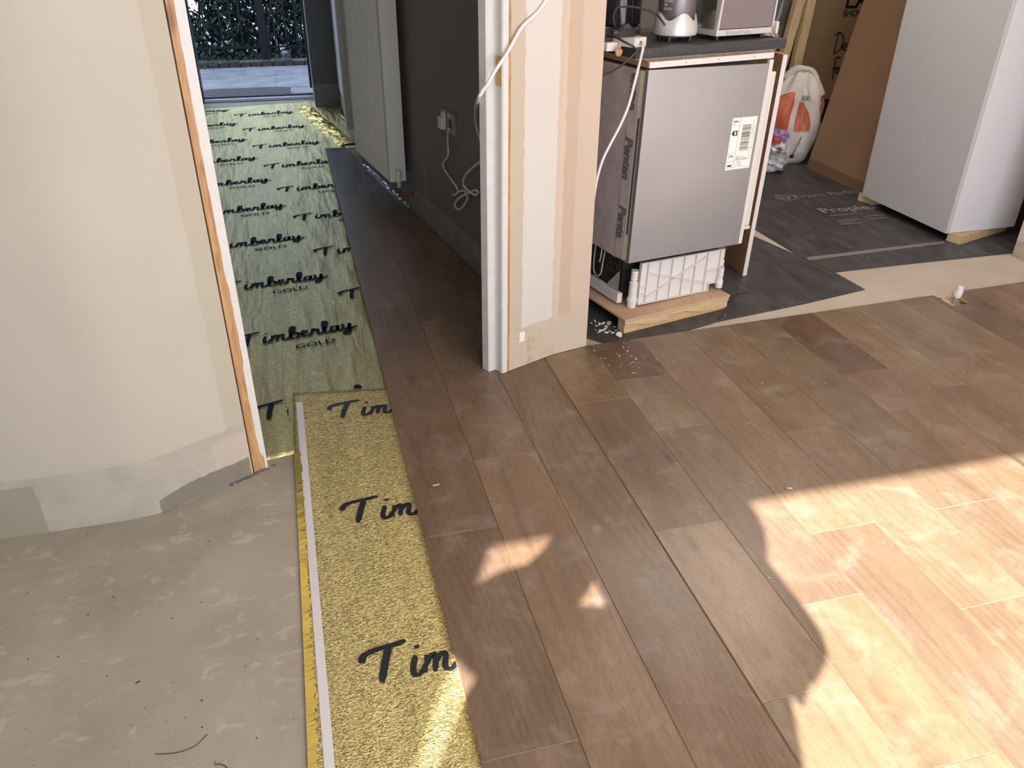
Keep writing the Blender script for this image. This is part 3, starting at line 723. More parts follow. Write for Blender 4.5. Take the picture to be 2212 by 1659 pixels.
sbox('plug_top', -0.046, -0.012, 0.012, 0.034, 0.0108, 0.022, M_plastic, plug, 0.003)
def wallpts(lst, off): 
    out = []
    for (px, py, *o) in lst:
        of = o[0] if o else off
        p0 = (hp[0]+hn.x*of, hp[1]+hn.y*of); out.append(onplane(px, py, p0, hwd))
    return out
cw = wallpts([(969, 278, 0.025), (967, 300), (968, 335), (957, 357, 0.006), (973, 385), (986, 403), (989, 413), (985, 420, 0.018), (979, 422, 0.02)], 0.012)
tube('plug_cord', [p-plug.location for p in cw], 0.0042, M_cord, plug)
# long white lead: over the pillar face, round the jamb, looping on the hallway wall
p_a = [onplane(px, py, (R0.x-Pd.x*0.012, R0.y-Pd.y*0.012), Wd) for px, py in ((1205, -40), (1180, 0), (1160, 28), (1128, 58), (1108, 92), (1092, 120), (1070, 152), (1052, 184))]
p_b = [onplane(1044, 194, (R0.x-Pd.x*0.02, R0.y-Pd.y*0.02), Wd), onplane(1034, 212, (R0.x-Pd.x*0.01, R0.y-Pd.y*0.01), Wd), onplane(1029, 228, (0.50, 2.47), (1, 0.5))] + wallpts([(1027, 255, 0.10), (1029, 272, 0.07), (1036, 295, 0.05), (1045, 322, 0.04), (1056, 336, 0.03), (1046, 345, 0.03), (1030, 355), (1006, 378), (1001, 398), (1013, 413), (1026, 421, 0.03), (1033, 417, 0.03), (1028, 411, 0.02), (1014, 416, 0.02), (992, 428), (983, 440), (985, 449), (994, 452), (1005, 440), (1010, 425), (1002, 412, 0.012), (988, 415, 0.012)], 0.02)
tube('extension_lead', p_a+p_b, 0.0055, M_cord, None, 8, 6, label='long white lead draped over the pillar and looped on hallway wall', cat='cord')

# ------------------------------------------------------------------ front door, outside
fd = empty('door_1', (-0.22, 7.46, FZ), 0, kind='structure')
def dbox(name, x0, x1, y0, y1, z0, z1, m, bev=0.003): return box(name, x0+0.22, x1+0.22, y0-7.46, y1-7.46, z0-FZ, z1-FZ, m, fd, bev)
dbox('frame_stile', -0.755, -0.690, 7.44, 7.55, FZ, 2.09, M_frame); dbox('frame_stile', 0.222, 0.283, 7.44, 7.55, FZ, 2.09, M_frame)
dbox('frame_head', -0.688, 0.220, 7.44, 7.55, 2.02, 2.09, M_frame)
dbox('threshold', -0.688, 0.220, 7.44, 7.60, FZ, 0.004, M_alu)
dbox('threshold_ridge', -0.688, 0.220, 7.50, 7.53, 0.0045, 0.016, M_frame)
# the open door leaf, folded back outside to the right... thin edge only
dbox('door_edge', 0.190, 0.220, 7.56, 7.60, 0.05, 2.0, M_frame, 0.004)

GZ = -0.055
M_stone = plain('blue_grey_flagstone', (0.205, 0.205, 0.215), 0.75, 0, 5, 0.22, 0.3)
slab('ground', [(-6, 7.62), (6, 7.62), (6, 60), (-6, 60)], GZ-0.25, GZ-0.008, plain('pale_street', (0.30, 0.30, 0.30), 0.9, 0, 6, 0.1))
pat = empty('patio_paving', (0, 0, GZ-0.03), 0, kind='structure'); pat.name = 'floor_patio'
rp = random.Random(8); yy = 7.64; row = 0
for dy in (0.62, 0.72, 0.56):
    xs = -2.2 + 0.3*(row % 2)
    while xs < 2.2:
        w_ = rp.choice((0.45, 0.6, 0.75))
        box('flagstone', xs+0.006, xs+w_-0.006, yy+0.006, yy+dy-0.006, 0, 0.03+rp.uniform(-0.003, 0.003), M_stone, pat, 0.004); xs += w_
    yy += dy; row += 1
mat_ = bmesh.new(); pts = []
r = random.Random(5)
for i in range(40):
    a = 2*PI*i/40; x = -0.36+0.38*max(-1, min(1, 1.25*math.cos(a))); y = 7.93+0.20*max(-1, min(1, 1.3*math.sin(a)))
    pts.append((x+r.uniform(-.006, .006), y+r.uniform(-.008, .008)))
add_prism(mat_, pts, GZ+0.004, GZ+0.03, 0.006)
from_bm('doormat', mat_, plain('coir', (0.075, 0.052, 0.048), 0.95, 0, 70, 0.3, 0.8), None, label='flat brown doormat lying on the stone paving outside the front door', cat='mat')
edge = empty('brick_edging', (0, 9.60, GZ), 0, 'low row of brick edging between the paving and railings', 'edging')
M_brick = plain('old_brick', (0.062, 0.047, 0.042), 0.9, 0, 25, 0.25, 0.5)
box('mortar_bed', -1.95, 1.95, -0.03, 0.045, -0.025, 0.028, plain('dark_mortar', (0.05, 0.045, 0.04), 0.95), edge)
xs = -1.9
while xs < 1.9:
    box('brick', xs+0.003, xs+0.105, -0.05+rp.uniform(-.008, .008), 0.05, -0.02, 0.050+rp.uniform(-.010, .010), M_brick, edge, 0.008); xs += 0.111
rail = empty('railing', (0, 9.85, GZ), 0, 'black metal railing in front of the hedge', 'railing')
M_iron = plain('black_iron', (0.012, 0.013, 0.015), 0.5, 0.3)
for px in (420, 448, 483, 506, 526, 597, 621, 645, 668, 700):
    xq = onplane(px, 100, (0, 9.85), (1, 0)).x; box('bar', xq-0.009, xq+0.009, -0.009, 0.009, 0.17, 1.5, M_iron, rail)
xq = onplane(571, 100, (0, 9.85), (1, 0)).x; box('post', xq-0.042, xq+0.042, -0.042, 0.042, 0.02, 1.65, M_iron, rail, 0.003)
box('bottom_rail', -1.6, xq-0.043, -0.012, 0.012, 0.145, 0.165, M_iron, rail); box('bottom_rail', xq+0.043, 1.6, -0.012, 0.012, 0.145, 0.165, M_iron, rail)
box('top_rail', -1.6, 1.6, -0.016, 0.016, 1.50, 1.53, M_iron, rail)
# hedge
hedge = empty('hedge', (0, 10.4, GZ-0.03), 0, 'dense dark green hedge growing behind the black railing', 'hedge')
bm = bmesh.new(); r = random.Random(21)
def leaf(bm, p, s):
    a = Vector((r.uniform(-1, 1), r.uniform(-1, 1), r.uniform(-1, 1))).normalized(); b = a.cross(Vector((r.uniform(-1, 1), r.uniform(-1, 1), r.uniform(-1, 1)))).normalized()
    v = [bm.verts.new(p+a*s), bm.verts.new(p+b*s*0.42), bm.verts.new(p-a*s), bm.verts.new(p-b*s*0.42)]; bm.faces.new(v)
for i in range(42000):
    x = r.uniform(-1.8, 1.7); z = r.uniform(0.03, 1.9); y = r.uniform(-0.35, 0.38)
    hole = math.sin(7.3*x+2.1)*math.cos(5.1*z+x*3)+0.35*math.sin(19*x+11*z)
    if hole > 0.80 and r.random() < 0.90: continue
    leaf(bm, Vector((x, y, z)), r.uniform(0.022, 0.05))
lf = NT('hedge_leaf'); co_ = lf.coords(); lf.set(lf.ramp(lf.noise(co_, 14, 2), [(0.35, (0.008, 0.020, 0.012)), (0.6, (0.022, 0.052, 0.028)), (0.75, (0.05, 0.10, 0.055))]), 0.4)
from_bm('foliage', bm, lf.m, hedge, kind='stuff')
bm = bmesh.new()
for i in range(46):
    x = r.uniform(-1.8, 1.7); y = r.uniform(-.3, .3); pts = [Vector((x, y, 0))]
    for k in range(6): pts.append(pts[-1]+Vector((r.uniform(-.09, .09), r.uniform(-.06, .06), 0.3)))
    add_tube(bm, pts, lambda t: 0.016*(1-0.7*t), 5)
from_bm('stems', bm, plain('bark', (0.05, 0.035, 0.025), 0.9), hedge, kind='stuff')
for (px, py, nl) in ((440, 133, 26), (535, 133, 36), (612, 128, 22), (466, 160, 14)):
    q = G(px, py, GZ); wroot = empty('weed', tuple(q), 0, {440: 'leafy weed at the left end of brick edging outside', 535: 'largest leafy weed growing against brick edging by the post', 612: 'small weed on the brick edging right of the post', 466: 'tiny weed in the paving joint outside the front door'}[px], 'weed')
    bm = bmesh.new()
    for i in range(nl): leaf(bm, Vector((r.uniform(-.1, .1), r.uniform(-.05, .03), r.uniform(0.03, 0.11))), r.uniform(0.015, 0.03))
    from_bm('leaves', bm, bpy.data.materials.get('weed_green') or plain('weed_green', (0.05, 0.09, 0.04), 0.6), wroot, kind='stuff')

# ------------------------------------------------------------------ kitchen membrane
def P2(px, py, z=-0.017): q = G(px, py, z); return (q.x, q.y)
memb = prism('membrane_sheet', [(0.96, 2.62), (0.962, 2.56), (1.017, 2.493), (1.06, 2.474), (1.118, 2.468), (1.20, 2.473), (1.31, 2.491), (1.529, 2.554), (1.957, 2.622), (2.289, 2.689), P2(1801, 587), P2(1735, 557), P2(1633, 512), (2.0, 3.9), (1.4, 4.6), (0.9, 4.6)], FZ+0.0008, -0.0165, M_memb,
    label='near black damp proof membrane under the wooden platform, edge by oak floor', cat='membrane')
memb2 = prism('membrane_sheet', [P2(1801, 588), P2(1988, 567), (3.215, 2.899), (4.66, 2.93), (4.66, 5.88), (1.9, 5.88), (2.06, 3.95), P2(1633, 496), P2(1731, 556)], FZ+0.0008, -0.0150, M_memb,
    label='far black membrane sheet with faint white print under the white cabinet', cat='membrane')
bm = bmesh.new(); a = [P2(1741, 557), P2(2040, 521.5), P2(2040, 526.5), P2(1747, 563)]
add_prism(bm, a, -0.0149, -0.0143); from_bm('seam_tape', bm, plain('dusty_grey_tape', (0.20, 0.185, 0.165), 0.5), memb2)
def floor_text(s, px, py, size, ang, parent=memb2, **kw):
    q = G(px, py, -0.015); a = math.radians(ang)
    return text_obj('printed_text', s, size, frame((q.x, q.y, -0.0147), (math.cos(a), math.sin(a), 0), (-math.sin(a), math.cos(a), 0)), M_dustprint, parent, extrude=0.0, **kw)
bm = bmesh.new(); q = G(1697, 427, -0.015)
ring = [(q.x+0.062*math.cos(t*PI/16), q.y+0.05*math.sin(t*PI/16)) for t in range(32)]; ring2 = [(q.x+0.056*math.cos(t*PI/16), q.y+0.044*math.sin(t*PI/16)) for t in range(32)]
A_ = [bm.verts.new((*p, -0.0146)) for p in ring]; B_ = [bm.verts.new((*p, -0.0146)) for p in ring2]
for i in range(32): bm.faces.new((A_[i], A_[(i+1) % 32], B_[(i+1) % 32], B_[i]))
from_bm('printed_ring', bm, M_dustprint, memb2)
floor_text('TP', 1688, 432, 0.07, 0, weight=0.001); floor_text('Travis Perkins', 1718, 429, 0.085, 2)
floor_text('Proplex', 1778, 460, 0.105, 0, weight=0.0015, sx=1.1); 
for k, (px, py, wd_) in enumerate(((1795, 466, 0.16), (1810, 477, 0.12), (1812, 481, 0.10), (1815, 485, 0.13), (1870, 468, 0.12), (1880, 473, 0.10))):
    q = G(px, py, -0.015); box('printed_line', q.x, q.x+wd_, q.y, q.y+0.006, -0.0149, -0.0146, M_dustprint, memb2)
# slit flap
pr = [G(1552, 690, -0.012), G(1566, 668, -0.012), G(1575, 648, -0.010), G(1592, 636, -0.006), G(1616, 632, -0.004)]
tube('torn_edge', [tuple(p) for p in pr], 0.0022, M_blackgloss, memb)

# ------------------------------------------------------------------ wooden platform
pd = Vector((0.9730, 0.2309, 0)); pn = Vector((-0.2309, 0.9730, 0)); pL = Vector((1.124, 2.538, -0.0164))
pf = empty('wooden_platform', tuple(pL), math.atan2(pd.y, pd.x), 'low wooden platform on the black membrane, holding the steel fronted appliance', 'platform')
box('top_board', -0.004, 0.510, -0.004, 0.66, 0.0515, 0.0605, M_ply, pf, 0.001)
bm = bmesh.new(); n = 26; r = random.Random(6)
for (y0, y1) in ((0.0, 0.045),):
    rows = []
    for i in range(n+1):
        x = 0.508*i/n; zc = 0.020+0.012*math.sin(i*0.5+1)+r.uniform(-.002, .002)
        rows.append([bm.verts.new((x, y1, 0)), bm.verts.new((x, y0+0.004, 0)), bm.verts.new((x, y0+0.004, zc)), bm.verts.new((x, y0-0.002, zc+0.005)), bm.verts.new((x, y0, 0.051)), bm.verts.new((x, y1, 0.051))])
    for a, b in zip(rows, rows[1:]):
        for k in range(6): bm.faces.new((a[k], a[(k+1) % 6], b[(k+1) % 6], b[k]))
    bm.faces.new(rows[0]); bm.faces.new(rows[-1][::-1])
from_bm('front_bearer', bm, M_pine_x, pf)
box('back_bearer', 0.0, 0.508, 0.60, 0.645, 0, 0.051, M_pine_x, pf, 0.002)
for x, y in ((0.43, 0.02), (0.47, 0.045), (0.30, 0.03), (0.16, 0.01), (0.05, 0.02)):
    lathe('nail_head', [(0.003, 0), (0.003, 0.0006)], M_mdf, pf, 8, c=(x, y, 0.0606))

# ------------------------------------------------------------------ built-in appliance
PT = 0.0445
ap = empty('undercounter_fridge', (1.131, 2.582, PT), math.atan2(0.2249, 0.9744), 'steel fronted undercounter appliance with white ribbed base on a wooden platform', 'appliance')
ap.rotation_mode = 'XYZ'
LEAN = math.radians(1.35)
ap.matrix_world = Matrix.Translation((1.131, 2.582, PT)) @ Matrix.Rotation(math.atan2(0.2249, 0.9744), 4, 'Z') @ Matrix.Rotation(LEAN, 4, 'Y')
bpy.context.view_layer.update()
DB, DT = 0.207, 0.879           # door bottom / top above platform
sdoor = box('steel_door', 0.0, 0.528, -0.002, 0.018, DB, DT, M_steel, ap, 0.0015)
box('door_liner', 0.529, 0.5475, 0.000, 0.014, DB, DT+0.012, M_plastic, ap, 0.002)
box('door_liner', 0.574, 0.600, 0.030, 0.062, DB+0.06, DT-0.035, M_plastic, ap, 0.004)
box('liner_groove', 0.584, 0.587, 0.029, 0.031, DB+0.07, DT-0.05, M_plastic_dim, ap)
box('liner_foot', 0.572, 0.602, 0.026, 0.066, DB+0.045, DB+0.058, M_plastic, ap, 0.002)
box('door_gasket', 0.003, 0.525, 0.020, 0.034, DB+0.02, DT-0.01, plain('dark_seal', (0.05, 0.05, 0.045), 0.6), ap)
box('carcass', 0.006, 0.545, 0.036, 0.50, 0.205, 0.872, M_pinkwrap, ap, 0.001)
# wrap on the left side: pinkish foil, yellowed tape strip with print
bm = bmesh.new(); r = random.Random(12); K = 26
def ragged(x, y0, y1, z0, z1, amp, side='z0'):
    va = []; vb = []
    for i in range(K+1):
        y = y0+(y1-y0)*i/K; zz = z0+(r.uniform(-amp, amp)); 
        va.append(bm.verts.new((x, y, zz))); vb.append(bm.verts.new((x, y, z1)))
    for i in range(K): bm.faces.new((va[i], va[i+1], vb[i+1], vb[i]))
ragged(0.0045, 0.036, 0.498, 0.203, 0.872, 0.003)
wrap_o = from_bm('side_wrap', bm, M_pinkwrap, ap)
box('wrap_tape', 0.0022, 0.0044, 0.022, 0.094, 0.212, 0.872, M_wraptape if False else M_pinkwrap, ap)
box('yellow_tape', 0.0012, 0.0021, 0.020, 0.042, 0.210, 0.872, M_wraptape, ap)
box('corner_trim', -0.0005, 0.0045, 0.0185, 0.0200, 0.205, 0.875, plain('green_grey_trim', (0.42, 0.41, 0.34), 0.5), ap)
box('gasket_strip', -0.0015, 0.0010, 0.0190, 0.0290, 0.31, 0.72, plain('dark_seal_strip', (0.07, 0.065, 0.06), 0.6), ap)
def side_text(s, zc, **kw):       # reads downwards on the left side, tops of the letters towards the door
    Mx = frame((0.0010, 0.090, zc), (0, 0, -1), (0, -1, 0))
    return text_obj('printed_word', s, 0.060, Mx, M_printgrey, wrap_o, weight=0.0027, extrude=0.0003, sx=0.90, shear=0.12, **kw)
side_text('entan', 0.905-PT); side_text('Pentan', 0.692-PT); side_text('Penta', 0.448-PT)
# dark machine space with grille, white base
box('machine_space', 0.05, 0.52, 0.10, 0.48, 0.03, 0.204, plain('machine_dark', (0.012, 0.010, 0.009), 0.6), ap)
M_wire = plain('dark_wire', (0.10, 0.085, 0.07), 0.4, 0.5)
for k in range(9): box('grille_wire', 0.046, 0.049, 0.115+k*0.016, 0.117+k*0.016, 0.055, 0.185, M_wire, ap)
for z in (0.08, 0.115, 0.150): box('grille_wire', 0.042, 0.0455, 0.105, 0.255, z, z+0.003, M_wire, ap)
tube('cable_loop', [(0.03, 0.19, 0.215), (0.028, 0.20, 0.15), (0.025, 0.205, 0.09), (0.025, 0.235, 0.07), (0.026, 0.26, 0.10), (0.03, 0.262, 0.215)], 0.0035, plain('grey_wire', (0.34, 0.31, 0.28), 0.4), ap)
tube('cable_loop', [(0.03, 0.215, 0.215), (0.03, 0.222, 0.15), (0.03, 0.228, 0.13)], 0.003, M_plastic_dim, ap)
box('base_rail', 0.022, 0.045, 0.075, 0.495, 0.012, 0.052, M_plastic_dim, ap, 0.003)
bm = bmesh.new()
v = [bm.verts.new(p) for p in ((0.030, 0.085, 0.013), (0.030, 0.175, 0.013), (0.030, 0.175, 0.05), (0.030, 0.095, 0.135), (0.030, 0.085, 0.14))]
bm.faces.new(v); bmesh.ops.solidify(bm, geom=bm.faces[:], thickness=0.003)
from_bm('base_gusset', bm, M_plastic, ap)
# ribbed front plinth plate
bx0, bx1, by = 0.088, 0.478, 0.028
box('plinth_plate', bx0, bx1-0.042, by+0.010, by+0.016, 0.0115, DB-0.026+0.0, M_plastic, ap)
box('plinth_plate', bx1-0.042, bx1, by+0.010, by+0.016, 0.040, DB-0.026, M_plastic, ap)
ribs = []
def rib(x0, z0, x1, z1, w=0.0028, d=0.011):
    bm = bmesh.new(); a = Vector((x0, 0, z0)); b = Vector((x1, 0, z1)); t = (b-a).normalized(); nn_ = Vector((-t.z, 0, t.x))*w/2
    q = [a+nn_, b+nn_, b-nn_, a-nn_]
    f = [bm.verts.new((p.x, by, p.z)) for p in q]; g_ = [bm.verts.new((p.x, by+d, p.z)) for p in q]
    bm.faces.new(f); bm.faces.new(g_[::-1])
    for i in range(4): bm.faces.new((f[i], g_[i], g_[(i+1) % 4], f[(i+1) % 4]))
    return from_bm('plinth_rib', bm, M_plastic, ap)
zt_ = DB-0.026
rib(bx0, 0.0125, bx1-0.042, 0.0125); rib(bx0, zt_, bx1, zt_); rib(bx0+.001, 0.0115, bx0+.001, zt_); rib(bx1, 0.04, bx1, zt_); rib(bx1-0.042, 0.042, bx1, 0.042)
for x in (0.122, 0.180, 0.238, 0.296, 0.354, 0.412): rib(x, 0.012, x, zt_)
rib(0.436, 0.012, 0.436, 0.045)
rib(0.122, 0.036, 0.412, 0.165); rib(0.122, 0.140, 0.412, 0.052); rib(bx0, 0.085, 0.122, 0.085, 0.003); rib(bx0, 0.052, 0.122, 0.052, 0.003); rib(0.412, 0.098, 0.478, 0.102, 0.003)
# adjustable feet
def foot(name, x, y, z0, ztop):
    f = lathe(name, [(0.016, z0), (0.018, z0+0.003), (0.018, z0+0.022), (0.0205, z0+0.023), (0.0205, z0+0.038), (0.017, z0+0.040), (0.017, z0+0.105), (0.012, z0+0.108)] + [(0.0125 if k % 2 else 0.0145, z0+0.108+(ztop-z0-0.108)*k/10) for k in range(1, 11)], M_plastic, ap, 20, c=(x, y, 0))
foot('levelling_foot', 0.066, by+0.012, 0.0030, 0.156)
foot('levelling_foot', 0.505, by+0.030, 0.020, 0.175)
lathe('spring_thread', [(0.0105 if k % 2 else 0.0135, 0.062+0.045*k/10) for k in range(11)], M_plastic, ap, 16, c=(0.487, by-0.002, 0))
lathe('levelling_foot', [(0.014, 0.020), (0.015, 0.024), (0.015, 0.052), (0.012, 0.056), (0.010, 0.06)], M_plastic, ap, 16, c=(0.487, by-0.002, 0))
# rating labels on the door
def dlabel(x0, x1, z0, z1, sh=0.0):
    return box('rating_label', x0, x1, -0.0028, -0.0022, z0, z1, M_lab, sdoor)
dlabel(0.396, 0.4325, 0.556-PT, 0.744-PT); dlabel(0.4345, 0.514, 0.556-PT, 0.744-PT)
def dtext(s, x, z, size, m=M_print, rot=0, sx=1.0, w=0.0):
    X = (math.cos(rot), 0, math.sin(rot)); Z = (-math.sin(rot), 0, math.cos(rot))
    return text_obj('printed_text', s, size, frame((x, -0.0030, z), X, Z), m, sdoor, extrude=0.0001, sx=sx, weight=w)
zb = 0.556-PT
dtext('SIEMENS', 0.4005, zb+0.172, 0.0085, w=0.0002, sx=0.8); dtext('built-in', 0.400, zb+0.164, 0.005)
dtext('296', 0.401, zb+0.045, 0.015, sx=1.1); dtext('0705124702', 0.438, zb+0.033, 0.011, sx=1.0); dtext('Size M   4', 0.440, zb+0.043, 0.008)
dtext('SCDBY', 0.445, zb+0.023, 0.007); dtext('8    HF12H', 0.440, zb+0.013, 0.007)
def dline(x0, x1, z0, z1, m=M_print): box('printed_line', x0, x1, -0.00305, -0.0029, z0, z1, m, sdoor)
for z in (0.158, 0.062, 0.030, 0.008): dline(0.397, 0.432, zb+z, zb+z+0.0006)
dline(0.437, 0.512, zb+0.0085, zb+0.009); dline(0.496, 0.4965, zb+0.035, zb+0.115); dline(0.506, 0.5065, zb+0.035, zb+0.115)
for z in (0.035, 0.075, 0.115): dline(0.494, 0.512, zb+z, zb+z+0.0006)
dline(0.404, 0.424, zb+0.012, zb+0.018)
bm = bmesh.new(); f = [bm.verts.new((x, -0.0030, zb+z)) for x, z in ((0.400, 0.133), (0.409, 0.124), (0.428, 0.124), (0.428, 0.142), (0.409, 0.142))]; bm.faces.new(f); from_bm('energy_arrow', bm, M_print, sdoor)
text_obj('printed_text', 'B', 0.016, frame((0.4135, -0.0032, zb+0.1275), (1, 0, 0), (0, 0, 1)), M_lab, sdoor, extrude=0.0001, weight=0.0006)
r = random.Random(9); z = zb+0.068
while z < zb+0.160:
    h_ = r.choice((0.0008, 0.0014, 0.0022)); dline(0.449, 0.490, z, z+h_); z += h_+r.choice((0.0010, 0.0016, 0.0022))
for k in range(2): dtext('BS EN 62552 electrolux' if k == 0 else 'E-Nr. KU15LA', 0.500+k*0.009, zb+0.122, 0.0055, rot=PI/2)

# top board with white edging and dark worktop offcut standing on the appliance
tb = empty('top_board', (1.131, 2.582, 0), math.atan2(0.2249, 0.9744), 'white edged chipboard panel lying on top of the steel fronted appliance', 'board')
z0 = 0.9285
def tbx(name, *a, **k):
    o = box(name, *a, **k); 
    return o
tbx('chipboard_core', 0.020, 0.560, 0.002, 0.56, z0, z0+0.019, M_mdf, tb)
tbx('white_edging', 0.022, 0.562, -0.003, 0.0015, z0-0.0005, z0+0.0185, M_plastic, tb, bev=0.001)
tbx('grey_top_face', 0.0205, 0.5595, 0.03, 0.559, z0+0.0192, z0+0.0200, plain('dusty_grey_melamine', (0.20, 0.175, 0.14), 0.5, 0, 20, 0.15), tb)
bm = bmesh.new(); r = random.Random(2); va = []; 
for i in range(40):
    x = 0.022+0.536*i/39; va.append((bm.verts.new((x, 0.000, z0+0.0193)), bm.verts.new((x, 0.050, z0+0.0205+r.uniform(0, 0.0018)))))
for a, b in zip(va, va[1:]): bm.faces.new((a[0], b[0], b[1], a[1]))
from_bm('broken_edge', bm, M_chip, tb)
for x in (0.17, 0.31, 0.47): lathe('screw', [(0.0022, 0), (0.0022, 0.0008)], M_mdf, tb, 8).matrix_local = Matrix.Translation((x, -0.0032, z0+0.010)) @ Matrix.Rotation(PI/2, 4, 'X')
WZ = 0.9515; WT = 0.9835
wk = empty('worktop_offcut', (1.131, 2.582, 0), math.atan2(0.2249, 0.9744)-0.018, 'charcoal worktop offcut resting on top board of the steel fronted appliance', 'worktop')
box('slab', -0.008, 0.643, 0.040, 0.520, WZ, WT, M_worktop, wk, 0.002)
box('pale_underside', -0.009, 0.60, 0.041, 0.519, WZ-0.0015, WZ-0.0003, M_plastic_dim, wk)
UA = math.atan2(0.2249, 0.9744); U = Vector((math.cos(UA), math.sin(UA), 0)); V = Vector((-math.sin(UA), math.cos(UA), 0)); O = Vector((1.131, 2.582, 0))
def on_top(px, py, z=WT+0.0005): return G(px, py, z)

# blender standing on the worktop
q = on_top(1468, 88); q = q + V*0.03
bl = empty('blender', tuple(q), 0, 'blender with silver wavy base and dark cup standing centrally on the charcoal worktop', 'blender')
SB = 0.076
def wavy(u, z): return 0.010*math.sin(2*PI*(u*3)+1.1) if z > 0.06 else 0
lathe('base_shell', [(0.060, 0.014), (0.0745, 0.020), (0.076, 0.035), (0.073, 0.058), (0.069, 0.072), (0.066, 0.0785), (0.062, 0.078), (0.060, 0.05)], M_silver, bl, 48, fz=lambda u, z: (0.012*math.cos(2*PI*(u*4)+0.2) if z > 0.07 else (0.006*math.cos(2*PI*(u*4)+0.2) if z > 0.05 else 0)))
lathe('cup', [(0.045, 0.050), (0.056, 0.060), (0.063, 0.085), (0.066, 0.12), (0.064, 0.30), (0.06, 0.36), (0.02, 0.365)], M_steelgrey, bl, 48)
for k in range(4):
    a = PI/4+k*PI/2; lathe('rubber_foot', [(0.010, 0), (0.010, 0.0155)], M_black, bl, 12, c=(0.055*math.cos(a), 0.055*math.sin(a), 0))
toc = (Vector((0, 0, 0))-q); toc.z = 0; toc.normalize()
def around(base, rad, ang, z):     # point on the side of a round thing, ang measured from the camera side
    a0 = math.atan2(toc.y, toc.x)+ang; return Vector((rad*math.cos(a0), rad*math.sin(a0), z)), a0
p_, a0 = around(bl, 0.067, -0.75, 0.10)
M_pr = plain('pale_print', (0.6, 0.58, 0.56), 0.5)
for k, s_ in enumerate(('BLENDER', '230V', '50Hz 600W', 'rated', 'KB max', '1 min')):
    text_obj('printed_text', s_, 0.011, frame(p_ + Vector((-math.sin(a0)*0.0, 0, 0.012*k+(0.03 if k > 2 else 0))), (-math.sin(a0), math.cos(a0), 0), (0, 0, 1)), M_pr, bl, extrude=0.0001, sx=0.8)
# second blender base behind, cream
q2 = on_top(1514, 82)+V*0.17
b2 = empty('blender', tuple(q2), 0, 'cream blender base half hidden behind the tall toaster side', 'blender')
lathe('base_shell', [(0.055, 0.010), (0.066, 0.016), (0.067, 0.06), (0.060, 0.085), (0.045, 0.10), (0.02, 0.104)], M_plastic_dim, b2, 40)
lathe('cup', [(0.043, 0.105), (0.048, 0.14), (0.05, 0.36), (0.01, 0.362)], plain('dark_cup', (0.05, 0.045, 0.04), 0.2), b2, 32)
lathe('rubber_foot', [(0.05, 0), (0.05, 0.0095)], M_black, b2, 20)
a0 = math.atan2(-q2.y, -q2.x)+0.12
for k, s_ in enumerate(('FACTORY', 'GOAT')): text_obj('printed_text', s_, 0.016, frame((0.0675*math.cos(a0-0.3), 0.0675*math.sin(a0-0.3), 0.026+0.022*k), (-math.sin(a0), math.cos(a0), 0), (0, 0, 1)), M_mdf, b2, extrude=0.0001)
# dark glossy kettle
q3 = on_top(1392, 80)+V*0.17-U*0.0
kt = empty('kettle', tuple(q3), 0, 'dark glossy kettle behind the power strip on the charcoal worktop', 'kettle')
lathe('body', [(0.070, 0.026), (0.082, 0.030), (0.082, 0.10), (0.078, 0.30), (0.06, 0.32), (0.01, 0.325)], M_blackgloss, kt, 48)
lathe('base_ring', [(0.085, 0.0), (0.088, 0.006), (0.086, 0.018), (0.078, 0.0255)], plain('chrome', (0.5, 0.47, 0.45), 0.12, 0.9), kt, 48)
hd = bmesh.new(); add_tube(hd, smooth_path([(-0.075, 0, 0.26), (-0.125, 0, 0.27), (-0.14, 0, 0.20), (-0.125, 0, 0.11), (-0.08, 0, 0.08)], 5), 0.012, 10)
from_bm('handle', hd, M_black, kt, smooth=True); 
lathe('gauge', [(0.004, 0.09), (0.007, 0.095), (0.007, 0.25), (0.004, 0.255)], M_labw, kt, 10, c=(-0.083, -0.02, 0))
# dark brown tin at the very left
q4 = on_top(1312, 85)+V*0.27
jar = empty('canister', tuple(q4), 0, 'dark brown glossy canister at far left of the worktop behind black cables', 'canister')
lathe('tin', [(0.055, 0), (0.058, 0.004), (0.058, 0.25), (0.05, 0.26), (0.01, 0.262)], plain('brown_gloss', (0.035, 0.016, 0.008), 0.15), jar, 32)
lathe('rim', [(0.0595, 0.20), (0.0595, 0.206), (0.0585, 0.207)], M_silver, jar, 32)
# toaster (tall, steel frame with grey side)
ta = onplane(1546, 86, tuple(O+V*0.085)[:2], tuple(U)[:2]); tc_ = onplane(1665, 80, tuple(O+V*0.085)[:2], tuple(U)[:2])
twd = (tc_-ta).length
ts = empty('toaster', (ta.x, ta.y, WT+0.0005), UA+0.0, 'tall toaster with grey side panel and pale frame at right end of worktop', 'toaster')
box('frame_foot', 0.0, twd, 0.0, 0.20, 0.014, 0.034, M_silver, ts, 0.002)
bm = bmesh.new()
pr = [(0.012, 0.036), (twd-0.006, 0.036), (twd+0.004, 0.36), (0.040, 0.36)]
fr = [bm.verts.new((x, 0.006, z)) for x, z in pr]; bk = [bm.verts.new((x, 0.19, z)) for x, z in pr]
bm.faces.new(fr); bm.faces.new(bk[::-1])
for i in range(4): bm.faces.new((fr[i], bk[i], bk[(i+1) % 4], fr[(i+1) % 4]))
from_bm('side_panel', bm, plain('mauve_grey_panel', (0.21, 0.165, 0.155), 0.4), ts)
